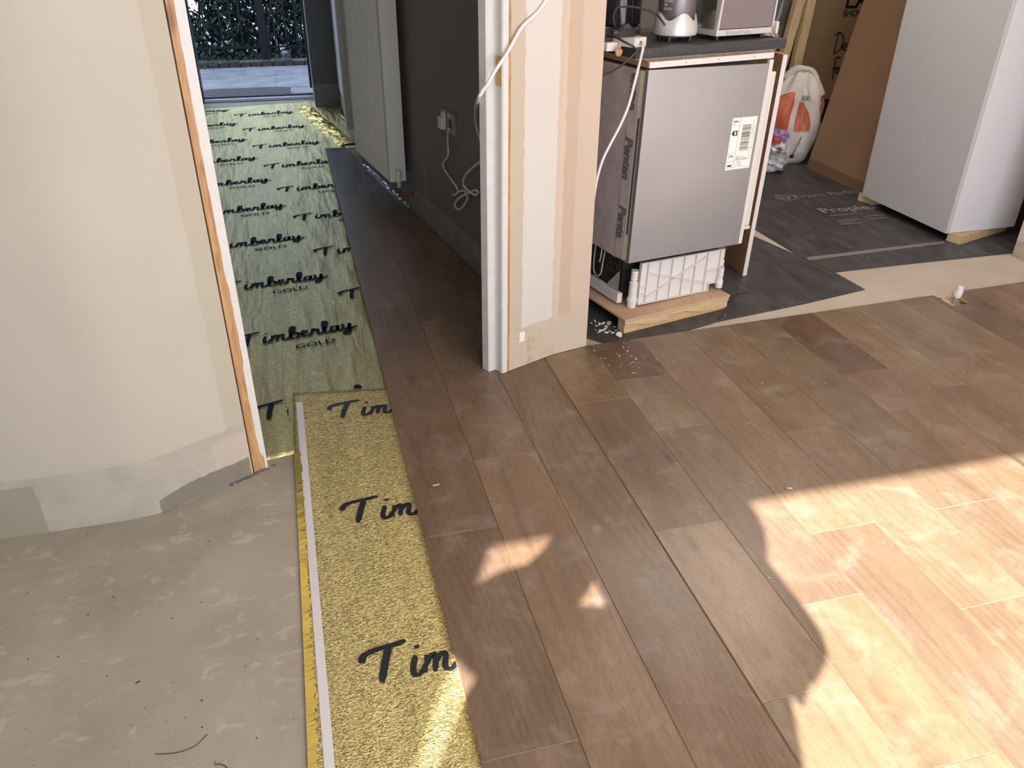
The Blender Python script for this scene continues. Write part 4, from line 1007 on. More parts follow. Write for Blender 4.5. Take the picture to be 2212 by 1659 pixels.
for (xa, xb, w_) in ((0.001, 0.027, 0.008), (twd-0.002, twd+0.010, 0.007)):
    bm = bmesh.new(); f = [bm.verts.new((x, 0.0, z)) for x, z in ((xa, 0.034), (xa+w_, 0.034), (xb+w_, 0.36), (xb, 0.36))]; g_ = [bm.verts.new((v.co.x, 0.195, v.co.z)) for v in f]
    bm.faces.new(f); bm.faces.new(g_[::-1])
    for i in range(4): bm.faces.new((f[i], g_[i], g_[(i+1) % 4], f[(i+1) % 4]))
    from_bm('frame_post', bm, M_silver, ts)
box('steel_end', -0.004, -0.001, 0.01, 0.19, 0.036, 0.36, plain('mirror_steel', (0.42, 0.38, 0.32), 0.15, 0.9), ts)
box('lever', twd+0.010, twd+0.022, -0.01, 0.01, 0.012, 0.052, M_plastic_dim, ts, 0.003)
for x, y in ((0.02, 0.02), (twd-0.03, 0.02), (0.02, 0.18), (twd-0.03, 0.18)): lathe('rubber_foot', [(0.009, 0), (0.009, 0.0138)], M_black, ts, 10, c=(x, y, 0))
text_obj('printed_text', 'Russell Hobbs', 0.0165, frame((0.062, -0.0006, 0.019), (1, 0, 0), (0, 0, 1)), plain('embossed_grey', (0.42, 0.38, 0.36), 0.4), ts, extrude=0.0003)
bm = bmesh.new(); add_lathe(bm, [(0.008, 0), (0.008, 0.0004)], 16); o = from_bm('emblem', bm, bpy.data.materials['embossed_grey'], ts); o.matrix_local = Matrix.Translation((0.051, -0.0002, 0.024)) @ Matrix.Rotation(PI/2, 4, 'X')
# paper sack end at the right rear of the worktop
qs = onplane(1690, 80, tuple(O+V*0.25)[:2], tuple(U)[:2])
sp_ = crumple_strip('paper_bag', [tuple((O+U*0.60+V*0.15).to_2d())+(WT+0.001,), tuple((O+U*0.64+V*0.14).to_2d())+(WT+0.001,), tuple((O+U*0.675+V*0.13).to_2d())+(WT-0.008,)], 0.10, 0.030, M_bagdull, None, seedv=3, n=16, label='crumpled cream paper bag lying behind the toaster on worktop edge', cat='bag')

# power strip, plugs and cords on the worktop
e0 = onplane(1370, 108, tuple(O+V*0.055)[:2], tuple(U)[:2]); e1_ = onplane(1408, 108, tuple(O+V*0.055)[:2], tuple(U)[:2])
ps = empty('power_strip', (e0.x, e0.y, WT+0.0008), UA+0.55, 'white power strip at the left front corner of the worktop', 'power strip')
pw_ = 0.062
box('body', 0.0, pw_, 0.0, 0.26, 0, 0.030, M_plastic, ps, 0.003)
ps.rotation_euler.z = UA+0.28
lathe('cord_grip', [(0.0065, 0), (0.0065, 0.003), (0.005, 0.004)], M_mdf, ps, 12).matrix_local = Matrix.Translation((pw_*0.5, 0.0, 0.014)) @ Matrix.Rotation(PI/2, 4, 'X')
bp = empty('black_plug', (e0.x, e0.y, WT+0.0008), UA+0.28, 'black plug pushed into the white power strip on worktop', 'plug')
bm = bmesh.new()
rows = []
for (x, w_, h_) in ((-0.052, 0.011, 0.018), (-0.03, 0.013, 0.020), (-0.006, 0.020, 0.034), (0.02, 0.026, 0.040), (0.042, 0.024, 0.028), (0.052, 0.018, 0.016)):
    rows.append([bm.verts.new((x, 0.055+w_*math.cos(t*PI/5), 0.0306+h_*max(0, math.sin(t*PI/5))**0.7)) for t in range(6)])
for a, b in zip(rows, rows[1:]):
    for k in range(5): bm.faces.new((a[k], a[k+1], b[k+1], b[k]))
    bm.faces.new((a[5], a[0], b[0], b[5]))
bm.faces.new(rows[0]); bm.faces.new(rows[-1][::-1])
from_bm('plug_body', bm, M_black, bp, smooth=False)
def topcable(name, lst, rr_, m, **kw):
    pts = [onplane(px, py, tuple(O+V*d)[:2], tuple(U)[:2]) for px, py, d in lst]
    return tube(name, pts, rr_, m, None, 8, 6, **kw)
topcable('cord', [(1389, 99, 0.040), (1388, 108, 0.030), (1384, 125, 0.015), (1378, 150, -0.02), (1368, 190, -0.03), (1357, 230, -0.03), (1340, 270, -0.03), (1318, 312, -0.03), (1302, 345, -0.03), (1290, 385, -0.03), (1283, 425, -0.03), (1276, 470, -0.02)], 0.0048, M_cord, label='white cord falling from power strip down beside the appliance', cat='cord')
topcable('cord', [(1344, 72, 0.12), (1330, 58, 0.12), (1325, 40, 0.12), (1330, 20, 0.12), (1345, 14, 0.12), (1370, 16, 0.12), (1400, 22, 0.11), (1420, 33, 0.10), (1432, 48, 0.13), (1440, 60, 0.17)], 0.0034, M_black, label='black cord arching from the plug over to the kettle', cat='cord')
topcable('cord', [(1312, 75, 0.10), (1330, 80, 0.07), (1352, 92, 0.03), (1370, 102, 0.015), (1374, 112, 0.005), (1366, 122, -0.01), (1350, 136, -0.03), (1325, 152, -0.04), (1300, 162, -0.04), (1285, 168, -0.04)], 0.0034, M_black, label='black cord hanging in a curve off the left worktop corner', cat='cord')
for k, (ya, yb) in enumerate(((66, 62), (74, 69), (82, 78))):
    topcable('cord', [(1302, ya+4, 0.16), (1318, yb, 0.15), (1336, yb, 0.13), (1350, yb+5, 0.12)], 0.0042, M_black, group='black cords bunched behind the power strip', label=('upper', 'middle', 'lower')[k]+' black cord in the bunch behind the power strip', cat='cord')
bpn = empty('brass_key', tuple(onplane(1336, 108, tuple(O+V*0.02)[:2], tuple(U)[:2])), UA, 'small brass coloured fitting hanging off the left edge of the top board', 'fitting')
lathe('tab', [(0.013, 0), (0.013, 0.004)], plain('brass', (0.45, 0.27, 0.12), 0.4, 0.5), bpn, 16).matrix_local = Matrix.Translation((0, 0, -0.006)) @ Matrix.Rotation(PI/2, 4, 'X')
box('stem', -0.004, 0.006, -0.004, 0.0, 0.0, 0.022, bpy.data.materials['brass'], bpn, 0.001)
ap2 = empty('adaptor', tuple(onplane(1318, 100, tuple(O+V*0.05)[:2], tuple(U)[:2])), UA, 'cream plug lying on the grey board left of the power strip', 'plug')
box('plug_body', -0.02, 0.022, -0.012, 0.012, -0.014, 0.012, M_plastic_dim, ap2, 0.005); box('plug_block', -0.03, 0.02, 0.013, 0.04, -0.01, 0.022, M_black, ap2, 0.003)

# ------------------------------------------------------------------ cabinet side panel standing behind the appliance
sb = empty('cabinet_panel', (1.850, 2.951, -0.0163), math.radians(-2), 'tall brown faced panel with white front edge standing right of the appliance', 'panel')
sb.rotation_euler = (0, math.radians(1.35), math.radians(-4))
box('panel_board', 0, 0.0175, 0.002, 0.56, 0, 0.916, M_mdf, sb)
box('white_edge', 0, 0.0175, 0.0, 0.0016, 0, 0.916, M_plastic, sb)
box('white_outer_face', 0.0177, 0.0185, 0.0, 0.56, 0, 0.916, M_plastic, sb)
box('shelf_scrap', -0.20, -0.002, 0.08, 0.16, 0.135, 0.141, plain('clear_shelf', (0.40, 0.34, 0.28), 0.3), sb)

# ------------------------------------------------------------------ white tall cabinet on wooden blocks
cb = empty('tall_cabinet', (3.023, 3.099, 0.0288), 0.012, 'tall white cabinet standing on wooden battens at the right of the kitchen', 'cabinet')
box('side_panel', 0.0, 0.018, 0.0, 0.648, 0, 2.1, M_cab_side, cb, 0.0008)
box('door', 0.0195, 0.412, -0.001, 0.018, 0.001, 2.1, M_cabinet, cb, 0.001)
box('side_panel', 0.394, 0.412, 0.020, 0.648, 0, 2.1, M_cab_side, cb, 0.0008)
box('bottom_panel', 0.019, 0.393, 0.020, 0.645, 0.0, 0.018, M_cab_side, cb); box('back_panel', 0.019, 0.393, 0.640, 0.648, 0.019, 2.1, M_cab_side, cb); box('top_panel', 0.019, 0.393, 0.020, 0.639, 2.082, 2.1, M_cab_side, cb)
a = G(2073.5, 528.5, -0.0145); b = G(2044, 519.5, -0.0145)
dv = Vector((0.82, 0.57, 0)).normalized(); dw = (b-a).normalized()
def batten(name, a, dw, wlen, dv, L_, z0, z1, label):
    pts = [a, a+dw*wlen, a+dw*wlen+dv*L_, a+dv*L_]; c = a
    o = prism(name, [(p.x-c.x, p.y-c.y) for p in pts], 0, z1-z0, M_pine_pale, None, 0.001, label=label, cat='batten'); o.location = (c.x, c.y, z0); return o
batten('wooden_batten', a, dw, 0.072, Vector((0.955, 0.30, 0)), 0.40, -0.0147, 0.0285, 'pale timber batten sticking out under the front corner of white cabinet')
a2 = G(1884, 443, -0.0145); batten('wooden_batten', a2, Vector((-0.25, 0.97, 0)), 0.10, Vector((1, 0.1, 0)), 0.30, -0.0147, 0.0285, 'short timber batten under the far left corner of white cabinet')

# ------------------------------------------------------------------ leaning flat cardboard box behind the cabinet
b0 = G(1742, 361, -0.015); b1 = G(1862, 419, -0.015)
bd_ = (b1-b0); bd_.z = 0; bd_.normalize()
top = onplane(1865, 0, (b0.x, b0.y), (1, 0)); ln = math.atan2(top.x-b0.x, top.z+0.015)
cx = empty('flat_cardboard_box', (b0.x, b0.y, -0.0147), math.atan2(bd_.y, bd_.x), 'long brown flat cardboard box leaning between sack and white cabinet', 'box')
# local x along the foot (towards the camera), local y away (+x world), z up; lean in +y
SH = Matrix.Rotation(-ln, 4, 'X')
def cbx(name, x0, x1, y0, y1, z0, z1, m, bev=0.0):
    bm = bmesh.new(); add_box(bm, x0, x1, y0, y1, z0, z1, SH, bev); return from_bm(name, bm, m, cx)
cbx('carton', 0.0, 0.66, 0.0, 0.09, 0.0, 1.7, M_brown, 0.004)
cbx('folded_seam', 0.002, 0.658, -0.0012, -0.0003, 0.0, 0.06, plain('cardboard_seam', (0.20, 0.108, 0.056), 0.8), 0)
nrm = Vector((bd_.y, -bd_.x, 0))
pl_ = [onplane(*p, (b0.x, b0.y), (bd_.x, bd_.y)) for p in ((1907, 88),)]
cbx('paper_label', 0.40, 0.62, -0.0022, -0.0014, 0.86, 1.10, M_labw)
def cbt(s, x, z, size, **kw):
    # face looks along local -y; text runs along +x (towards the camera = right in view)
    return text_obj('printed_text', s, size, SH @ frame((x, -0.0026, z), (1, 0, 0), (0, 0, 1)), M_print, cx, extrude=0.0001, **kw)
cbt('GS', 0.425, 1.02, 0.075, weight=-0.0005); cbt('Model 40x90', 0.42, 0.99, 0.018); box_line = cbt('||| | || |||', 0.43, 0.95, 0.03, weight=0.0006)
for k in range(5): cbt('part carton kitchen store', 0.42, 0.90-0.014*k+0.03, 0.010)
# small folded flap of lighter card
fl = bmesh.new(); pts = [G(1846, 395, 0.0), G(1858, 399, 0.0), onplane(1878, 310, (2.98, 3.80), (1, 0.2))]
a_ = G(1846, 400, -0.0148); b_ = G(1860, 405, -0.0148); c_ = onplane(1880, 308, (b_.x+0.02, b_.y), (1, 0))
vv_ = [fl.verts.new(p) for p in (a_, b_, c_, c_+Vector((-0.006, 0.0, 0)))]; fl.faces.new(vv_); bmesh.ops.solidify(fl, geom=fl.faces[:], thickness=0.004)
from_bm('cardboard_flap', fl, M_tan, None, label='thin lighter cardboard flap poking out beside the white cabinet foot', cat='cardboard')

# ------------------------------------------------------------------ big tan box standing behind
BY = 5.35
c0 = onplane(1717, 160, (0, BY), (1, 0)); c1 = onplane(1794, 205, (0, BY), (1, 0)); ct = onplane(1765, 0, (0, BY), (1, 0))
bb = empty('tan_cardboard_box', (c0.x, BY, c1.z-0.03), 0, 'large tan cardboard box with black handwriting standing at the back wall', 'box')
lean = math.atan2(ct.x-c0.x-0.0, ct.z-c0.z)
bw = 3.74-c0.x-0.10-(c0.x-c0.x)
bm = bmesh.new(); add_box(bm, 0.02, 4.62-c0.x, 0, 0.22, 0, 1.25, Matrix.Shear('XY', 4, (lean*0.55, 0)) if False else None, 0.004); from_bm('carton', bm, M_tan, bb)
def bt(s, px, py, size, **kw):
    p = onplane(px, py, (0, BY-0.002), (1, 0)); 
    return text_obj('printed_text', s, size, frame((p.x-bb.location.x, -0.002, p.z-bb.location.z), (1, 0, 0), (0, 0, 1)), M_print, bb, extrude=0.0003, **kw)
bt('LAKES', 1823, 18, 0.17, weight=0.002); bt('SHOWERING', 1820, 36, 0.058, weight=0.001)
def scrawl(lst, r_=0.0045):
    pts = [onplane(px, py, (0, BY-0.003), (1, 0)) for px, py in lst]
    pts = [Vector((p.x-bb.location.x, -0.003, p.z-bb.location.z)) for p in pts]
    return tube('handwritten_stroke', pts, r_, M_print, bb, 5, 4)
scrawl([(1812, 72), (1806, 95), (1801, 115)]); scrawl([(1803, 76), (1815, 70), (1822, 84), (1816, 104), (1801, 117)])
scrawl([(1822, 103), (1829, 99), (1826, 94), (1820, 101), (1822, 108), (1830, 108)]); scrawl([(1838, 97), (1831, 101), (1836, 106), (1830, 112)])
scrawl([(1816, 126), (1806, 124), (1803, 140), (1798, 172)]); scrawl([(1798, 148), (1812, 146)]); scrawl([(1815, 147), (1806, 150), (1806, 158), (1814, 152), (1814, 160)])
box('dark_crate', c0.x+0.1, 4.60, BY-0.02, BY+0.28, -0.0147, bb.location.z-0.001, plain('dark_crate_paint', (0.022, 0.014, 0.009), 0.8), None, 0.004, label='dark low crate under the large tan cardboard box', cat='crate')
# timbers and polythene
for (pb, pt_, name_, lab) in (((1690, 118), (1722, 0), 'wall_stud', 'left of two raw timber studs behind the toaster'), ((1712, 150), (1746, 0), 'wall_stud', 'right of two raw timber studs beside the tan box')):
    y = 4.9; a = onplane(*pb, (0, y), (1, 0)); b = onplane(*pt_, (0, y), (1, 0)); d = b-a; k0 = (-0.0147-a.z)/d.z; k1 = (2.3-a.z)/d.z
    A_, B_ = a+d*k0, a+d*k1; bm = bmesh.new(); w_ = 0.058
    q_ = [bm.verts.new(p) for p in (A_, A_+Vector((w_, 0, 0)), A_+Vector((w_, 0.045, 0)), A_+Vector((0, 0.045, 0)), B_, B_+Vector((w_, 0, 0)), B_+Vector((w_, 0.045, 0)), B_+Vector((0, 0.045, 0)))]
    for f in ((0, 3, 2, 1), (4, 5, 6, 7), (0, 1, 5, 4), (1, 2, 6, 5), (2, 3, 7, 6), (3, 0, 4, 7)): bm.faces.new([q_[i] for i in f])
    from_bm(name_, bm, M_pine_pale, None, label=lab, cat='timber')
a = onplane(1670, 90, (0, 5.05), (1, 0)); b = onplane(1706, 0, (0, 5.05), (1, 0))
bm = bmesh.new(); r = random.Random(3); rows = []
for j in range(16):
    z = 0.0+2.0*j/15; rows.append([bm.verts.new((a.x-0.42+0.50*i/14+z*0.16, 5.08+r.uniform(-.012, .012)+0.02*math.sin(i*1.7), z-0.012)) for i in range(15)])
for ra, rb in zip(rows, rows[1:]):
    for i in range(14): bm.faces.new((ra[i], ra[i+1], rb[i+1], rb[i]))
bmesh.ops.solidify(bm, geom=bm.faces[:], thickness=0.02)
from_bm('wrapped_panel', bm, M_polythene, None, smooth=True, label='grey panel wrapped in wrinkled polythene behind the toaster', cat='panel')

# ------------------------------------------------------------------ plaster sack
s0 = G(1708, 362, -0.015); s1 = G(1745, 356, -0.015)
ctr = (s0+s1)/2 + Vector((-0.02, 0.13, 0)); dirc = Vector((ctr.x, ctr.y, 0)).normalized(); rtv = Vector((dirc.y, -dirc.x, 0))
sk = empty('plaster_sack', (ctr.x, ctr.y, -0.0147), math.atan2(rtv.y, rtv.x), 'half used cream plaster sack with orange print leaning by the cardboard box', 'sack')
# silhouette in the plane of the sack: half widths from the photograph's heights
ZS = 0.80
outl = [(0.0, -0.085, 0.075), (0.03, -0.125, 0.105), (0.10, -0.16, 0.135), (0.20, -0.185, 0.155), (0.30, -0.19, 0.165), (0.40, -0.185, 0.160), (0.48, -0.165, 0.150), (0.55, -0.14, 0.125), (0.61, -0.115, 0.100), (0.66, -0.085, 0.075), (0.70, -0.05, 0.045), (0.715, -0.01, 0.01)]
def sack_pt(zf, u, push=1.0):
    # u in 0..1 round the sack
    for i in range(len(outl)-1):
        if outl[i][0] <= zf <= outl[i+1][0]:
            t = (zf-outl[i][0])/(outl[i+1][0]-outl[i][0]); l_ = outl[i][1]*(1-t)+outl[i+1][1]*t; r_ = outl[i][2]*(1-t)+outl[i+1][2]*t; break
    c_ = (l_+r_)/2; hw_ = (r_-l_)/2; dp = min(0.11, hw_*0.75)
    a = 2*PI*u; fold = 1+0.05*math.sin(7*a+zf*9)*(0.3+zf)+(0.10*math.sin(9*a+3) if zf > 0.52 else 0)
    wr = 0.006*math.sin(23*a+11*zf)*math.sin(17*zf+2*a)+0.007*math.sin(5*a-21*zf)
    return Vector((c_+(hw_+wr+(push-1)*0.5)*math.cos(a)*fold + zf*0.02, -(dp+wr+(push-1)*0.5)*math.sin(a)*fold - 0.02*zf, zf*ZS))
bm = bmesh.new(); rings = []
for i in range(40):
    zf = 0.715*i/39; rings.append([bm.verts.new(sack_pt(zf, k/40)) for k in range(40)])
for a, b in zip(rings, rings[1:]):
    for k in range(40): bm.faces.new((a[k], a[(k+1) % 40], b[(k+1) % 40], b[k]))
bm.faces.new(rings[0][::-1]); bm.faces.new(rings[-1])
from_bm('sack_body', bm, M_bag, sk, smooth=True)
def sack_patch(name, poly_uz, m, push=1.012, res=14):
    """poly rows: list of (z, u0, u1)"""
    bm = bmesh.new(); prev_ = None
    for (z, u0, u1) in poly_uz:
        row = [bm.verts.new(sack_pt(z, u0+(u1-u0)*k/res, push)) for k in range(res+1)]
        if prev_:
            for k in range(res): bm.faces.new((prev_[k], prev_[k+1], row[k+1], row[k]))
        prev_ = row
    return from_bm(name, bm, m, sk, smooth=True)
def lerp(a, b, n): return [tuple(a[i]+(b[i]-a[i])*k/n for i in range(3)) for k in range(n+1)]
# camera side is u = 0.25; left is 0.5, right is 0
sack_patch('orange_panel', lerp((0.235, 0.50, 0.285), (0.27, 0.52, 0.265), 3)+lerp((0.30, 0.52, 0.262), (0.48, 0.47, 0.262), 8)+lerp((0.50, 0.42, 0.265), (0.56, 0.30, 0.27), 4), M_orange)
sack_patch('orange_label', lerp((0.275, 0.232, 0.135), (0.30, 0.232, 0.135), 2)+lerp((0.32, 0.232, 0.135), (0.42, 0.232, 0.165), 5)+lerp((0.44, 0.232, 0.18), (0.495, 0.232, 0.212), 3), M_orange)
sack_patch('orange_side', lerp((0.42, 0.055, 0.0), (0.53, 0.06, 0.0), 6), M_orange)
sack_patch('orange_side', lerp((0.45, 0.50, 0.56), (0.60, 0.48, 0.54), 6), M_orange)
sack_patch('grey_code', lerp((0.51, 0.225, 0.165), (0.545, 0.222, 0.165), 3), plain('grey_code_print', (0.30, 0.28, 0.25), 0.6), 1.015)
def sack_text(s, z, u, size, rot, m=None, **kw):
    p = sack_pt(z, u, 1.03); du = (sack_pt(z, u-0.01, 1.03)-p).normalized(); dz = (sack_pt(z+0.01, u, 1.03)-p).normalized()
    X, Y = (du, dz) if rot == 0 else (dz, -du)
    return text_obj('printed_text', s, size, frame(p, X, Y), m or M_print, sk, extrude=0.0001, **kw)
sack_text('sh', 0.405, 0.395, 0.055, 0, M_bag, weight=0.001); sack_text('MultiFinish', 0.315, 0.195, 0.026, 1, M_bag, weight=0.0004); sack_text('British Gypsum', 0.085, 0.195, 0.026, 1, weight=0.0005)
sack_text('n', 0.09, 0.355, 0.05, 0, weight=0.001)
sack_patch('logo_mark', lerp((0.058, 0.215, 0.185), (0.082, 0.215, 0.185), 2), M_print, 1.02)
tube('rolled_neck', [sack_pt(0.64, 0.50), sack_pt(0.69, 0.45)+Vector((0, 0, 0.01)), sack_pt(0.71, 0.3)+Vector((-0.01, -0.01, 0.012)), sack_pt(0.69, 0.08)+Vector((0, 0, 0.012)), sack_pt(0.60, 0.02), sack_pt(0.53, 0.0)], lambda t: 0.020+0.006*math.sin(9*t), M_bag, sk, 8, 5)
# small crumpled bag at the foot of the sack
g0 = G(1672, 372, -0.0147)
sm_ = empty('crumpled_bag', (g0.x, g0.y, -0.0147), 0, 'small crumpled white and purple bag on the membrane beside the plaster sack', 'bag')
def blob(name, c, rad, m, seedv, flat=1.0, parent=sm_):
    bm = bmesh.new(); bmesh.ops.create_icosphere(bm, subdivisions=3, radius=1.0); r = random.Random(seedv)
    ph = [r.uniform(0, 6) for _ in range(6)]
    for v in bm.verts:
        k = 1+0.16*math.sin(5*v.co.x+ph[0])*math.sin(4*v.co.y+ph[1])+0.13*math.sin(9*v.co.z+ph[2]+5*v.co.x)+r.uniform(-.05, .05)
        v.co = Vector((v.co.x*rad[0]*k, v.co.y*rad[1]*k, max(-rad[2]*0.98, v.co.z*rad[2]*k)))+Vector(c)
    return from_bm(name, bm, m, parent)
blob('white_lower', (0.0, 0.02, 0.062), (0.075, 0.07, 0.062), plain('grey_white_plastic', (0.50, 0.475, 0.46), 0.35), 1)
blob('white_label_part', (-0.01, 0.0, 0.155), (0.062, 0.05, 0.040), plain('bright_plastic', (0.60, 0.57, 0.57), 0.3), 2)
blob('purple_part', (0.012, 0.02, 0.215), (0.055, 0.05, 0.048), plain('purple_plastic', (0.33, 0.19, 0.36), 0.3), 3)
blob('red_part', (-0.035, -0.01, 0.200), (0.028, 0.035, 0.026), plain('red_plastic', (0.48, 0.07, 0.06), 0.3), 4)
for k in range(6): box('barcode_line', -0.042, -0.012, -0.062, -0.060, 0.135+k*0.006, 0.138+k*0.006, M_print, sm_)

# ------------------------------------------------------------------ capped pipe in the notch
hq = Vector((2.553, 2.470, 0))
us = prism('underlay_scrap', [(2.505, 2.427), (2.601, 2.427), (2.601, 2.535), (2.505, 2.535)], FZ+0.0003, -0.0165, plain('dull_gold', (0.45, 0.33, 0.10), 0.4, 0.5), None, label='gold underlay showing in the notch cut around the capped pipe', cat='underlay')
for (x, y, w_, h_) in ((2.510, 2.51, 0.02, 0.02), (2.535, 2.519, 0.014, 0.014), (2.575, 2.440, 0.020, 0.010), (2.585, 2.455, 0.012, 0.022)):
    prism('printed_mark', [(x, y), (x+w_, y), (x+w_*0.8, y+h_), (x-0.003, y+h_)], -0.0164, -0.0160, M_print, us)
prism('levelled_patch', [(2.530, 2.430), (2.556, 2.430), (2.553, 2.531), (2.54, 2.531), (2.526, 2.49)], -0.0164, -0.0150, M_latex, us)
pc = empty('capped_pipe', (hq.x, hq.y, -0.0150), 0, 'grey pipe stub with white push fit cap rising from the floor notch', 'pipe')
lathe('pipe_stub', [(0.0095, 0), (0.0095, 0.030)], plain('grey_pipe', (0.26, 0.25, 0.25), 0.4), pc, 20)
lathe('end_cap', [(0.0115, 0.0305), (0.0145, 0.032), (0.0145, 0.036), (0.0165, 0.038), (0.0165, 0.060), (0.0135, 0.066), (0.012, 0.078), (0.006, 0.080)], M_plastic, pc, 24)
pc.rotation_euler = (0.12, 0.03, 0)

# ------------------------------------------------------------------ crumbs, shavings, scraps
r = random.Random(31)
M_crumb = plain('plaster_crumb', (0.72, 0.66, 0.58), 0.8)
def crumbs(name, centre, n, sx, sy, z, smin, smax, m, label, cat='debris'):
    bm = bmesh.new()
    for i in range(n):
        x = centre[0]+r.gauss(0, sx); y = centre[1]+r.gauss(0, sy); a = r.uniform(0, PI); L_ = r.uniform(smin, smax); w_ = L_*r.uniform(0.25, 0.6); h_ = L_*0.3
        M_ = Matrix.Translation((x, y, z)) @ Matrix.Rotation(a, 4, 'Z'); add_box(bm, -L_/2, L_/2, -w_/2, w_/2, 0.0001, h_, M_)
    return from_bm(name, bm, m, None, label=label, cat=cat, kind='stuff')
c = G(1360, 778); crumbs('plaster_crumbs', (c.x, c.y), 42, 0.055, 0.075, 0, 0.002, 0.006, M_crumb, 'white plaster crumbs scattered on the oak boards near the pillar')
c = G(1300, 708, -0.0165); crumbs('plaster_shavings', (c.x+0.01, c.y), 26, 0.022, 0.035, -0.0164, 0.004, 0.016, M_crumb, 'white shavings on the black membrane beside the wooden platform')
crumbs('floor_dust_specks', (1.5, 1.8), 60, 0.6, 0.5, 0, 0.0015, 0.004, M_crumb, 'tiny white specks scattered over the oak floor')
crumbs('membrane_specks', (2.7, 3.0), 24, 0.3, 0.25, -0.0145, 0.002, 0.005, M_crumb, 'tiny white specks on the far membrane and pale sub-floor')
crumbs('concrete_specks', (-0.45, 1.3), 50, 0.25, 0.3, FZ, 0.002, 0.004, M_print, 'tiny dark grit specks scattered over the bare grey sub-floor')
c = G(1338, 727, -0.0165)
scr = bmesh.new(); bmesh.ops.create_icosphere(scr, subdivisions=2, radius=0.012)
for v in scr.verts: v.co *= r.uniform(0.7, 1.3); v.co.z = max(-0.006, v.co.z*0.7)
from_bm('plaster_lump', scr, M_crumb, None, label='white plaster lump at the front corner of the wooden platform', cat='debris').location = (c.x, c.y+0.004, -0.0102)
def sliver(px, py, L_, ang, z, m, name, label):
    q = G(px, py, z); o = box(name, -L_/2, L_/2, -0.0012, 0.0012, 0.0002, 0.0015, m, None, label=label, cat='debris'); o.location = q; o.rotation_euler.z = ang; return o
sliver(942, 1048, 0.018, 0.1, 0, M_crumb, 'wood_splinter', 'pale wood splinter lying on the first plank row')
sliver(1706, 1055, 0.014, -0.3, 0, M_crumb, 'wood_splinter', 'pale wood splinter just beyond the sunlit floor edge')
sliver(298, 1474, 0.009, 0.5, FZ, M_print, 'dark_chip', 'small black chip near the middle of the bare sub-floor')
for (pts, nm, lb) in (([(335, 1629), (380, 1626), (420, 1612), (448, 1586)], 'stray_hair', 'thin dark hair lying on the bare sub-floor'), ([(463, 1651), (478, 1651), (490, 1658), (492, 1668)], 'stray_hair', 'short dark hair at the bottom edge of bare sub-floor')):
    tube(nm, [tuple(G(px, py, FZ+0.001)) for px, py in pts], 0.0007, M_print, None, 5, 4, label=lb, cat='hair')
# broken concrete by the left jamb foot
q = G(548, 1030, FZ); bm = bmesh.new()
for i in range(16):
    M_ = Matrix.Translation((q.x-0.06+0.008*i+r.uniform(-.006, .006), q.y-0.022+0.004*i+r.uniform(-.006, .008), FZ)) @ Matrix.Rotation(r.uniform(0, 3), 4, 'Z'); s_ = r.uniform(0.003, 0.009); add_box(bm, -s_, s_, -s_*0.7, s_*0.7, 0.0002, s_*0.5, M_)
from_bm('rubble', bm, plain('rubble_grey', (0.16, 0.14, 0.115), 0.9), None, label='broken grey crumbs at the foot of the left timber jamb', cat='debris', kind='stuff')

# ------------------------------------------------------------------ the photographer (behind the camera; shades the boards)
ph = bpy.data.meshes.new('person_body')
J = {'pelvis': (-0.01, -0.40, 0.92), 'waist': (-0.01, -0.40, 1.08), 'chest': (-0.05, -0.39, 1.26), 'neck': (-0.08, -0.36, 1.46), 'head': (-0.06, -0.34, 1.60), 'crown': (-0.06, -0.34, 1.72),
     'shR': (0.12, -0.37, 1.36), 'elR': (0.262, -0.29, 1.20), 'wrR': (0.20, -0.14, 1.36), 'haR': (0.18, -0.10, 1.42), 'shL': (-0.325, -0.36, 1.375), 'elL': (-0.520, -0.26, 1.440), 'wrL': (-0.285, -0.13, 1.345), 'haL': (-0.185, -0.10, 1.495),
     'hpR': (0.05, -0.40, 0.88), 'knR': (0.07, -0.38, 0.48), 'anR': (0.07, -0.42, 0.06), 'toR': (0.08, -0.30, 0.02), 'hpL': (-0.17, -0.40, 0.88), 'knL': (-0.19, -0.38, 0.48), 'anL': (-0.19, -0.42, 0.06), 'toL': (-0.20, -0.30, 0.02)}
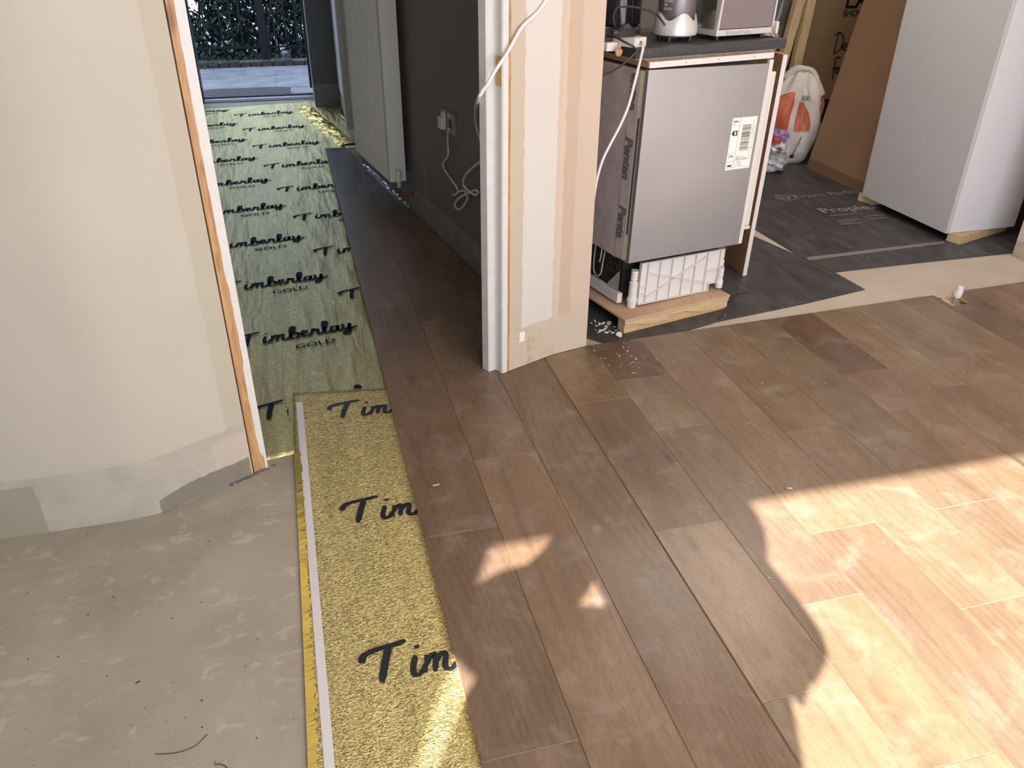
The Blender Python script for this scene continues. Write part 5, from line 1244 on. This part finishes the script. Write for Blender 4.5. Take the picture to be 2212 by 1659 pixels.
Rr = {'pelvis': .20, 'waist': .195, 'chest': .17, 'neck': .13, 'head': .098, 'crown': .07, 'shR': .085, 'elR': .085, 'wrR': .055, 'haR': .05, 'shL': .115, 'elL': .11, 'wrL': .085, 'haL': .08, 'hpR': .09, 'knR': .062, 'anR': .042, 'toR': .035, 'hpL': .09, 'knL': .062, 'anL': .042, 'toL': .035}
names = list(J); ed = [('pelvis', 'waist'), ('waist', 'chest'), ('chest', 'neck'), ('neck', 'head'), ('head', 'crown'), ('chest', 'shR'), ('shR', 'elR'), ('elR', 'wrR'), ('wrR', 'haR'), ('chest', 'shL'), ('shL', 'elL'), ('elL', 'wrL'), ('wrL', 'haL'),
     ('pelvis', 'hpR'), ('hpR', 'knR'), ('knR', 'anR'), ('anR', 'toR'), ('pelvis', 'hpL'), ('hpL', 'knL'), ('knL', 'anL'), ('anL', 'toL')]
ph.from_pydata([J[n] for n in names], [(names.index(a), names.index(b)) for a, b in ed], [])
po = bpy.data.objects.new('person', ph); col.objects.link(po)
md = po.modifiers.new('skin', 'SKIN'); 
for i, n in enumerate(names): ph.skin_vertices[0].data[i].radius = (Rr[n], Rr[n]*0.9)
ph.skin_vertices[0].data[0].use_root = True
md.use_smooth_shade = True; s2 = po.modifiers.new('sub', 'SUBSURF'); s2.levels = 2; s2.render_levels = 2
ph.materials.append(plain('dark_clothes', (0.06, 0.06, 0.07), 0.9))
tagit(po, 'person standing behind the camera whose shadow falls on the oak floor', 'person')

bm = bmesh.new(); bmesh.ops.create_uvsphere(bm, u_segments=24, v_segments=16, radius=1.0)
for v in bm.verts: v.co = Vector((-0.062 + v.co.x*0.225, -0.345+v.co.y*0.16, 1.61+v.co.z*0.22))
from_bm('head_shade_shell', bm, bpy.data.materials['dark_clothes'], po, smooth=True)  # unseen shell added round the head to fill out its cast shadow
bm = bmesh.new(); bmesh.ops.create_uvsphere(bm, u_segments=24, v_segments=16, radius=1.0)
for v in bm.verts:
    q_ = [math.copysign(abs(c_)**0.42, c_) for c_ in v.co]; v.co = Vector((-0.415+q_[0]*0.165, -0.46+q_[1]*0.07, 1.09+q_[2]*0.39))
from_bm('side_shade_block', bm, bpy.data.materials['dark_clothes'], po, smooth=True)  # unseen block added beside the body to widen its shadow on the boards
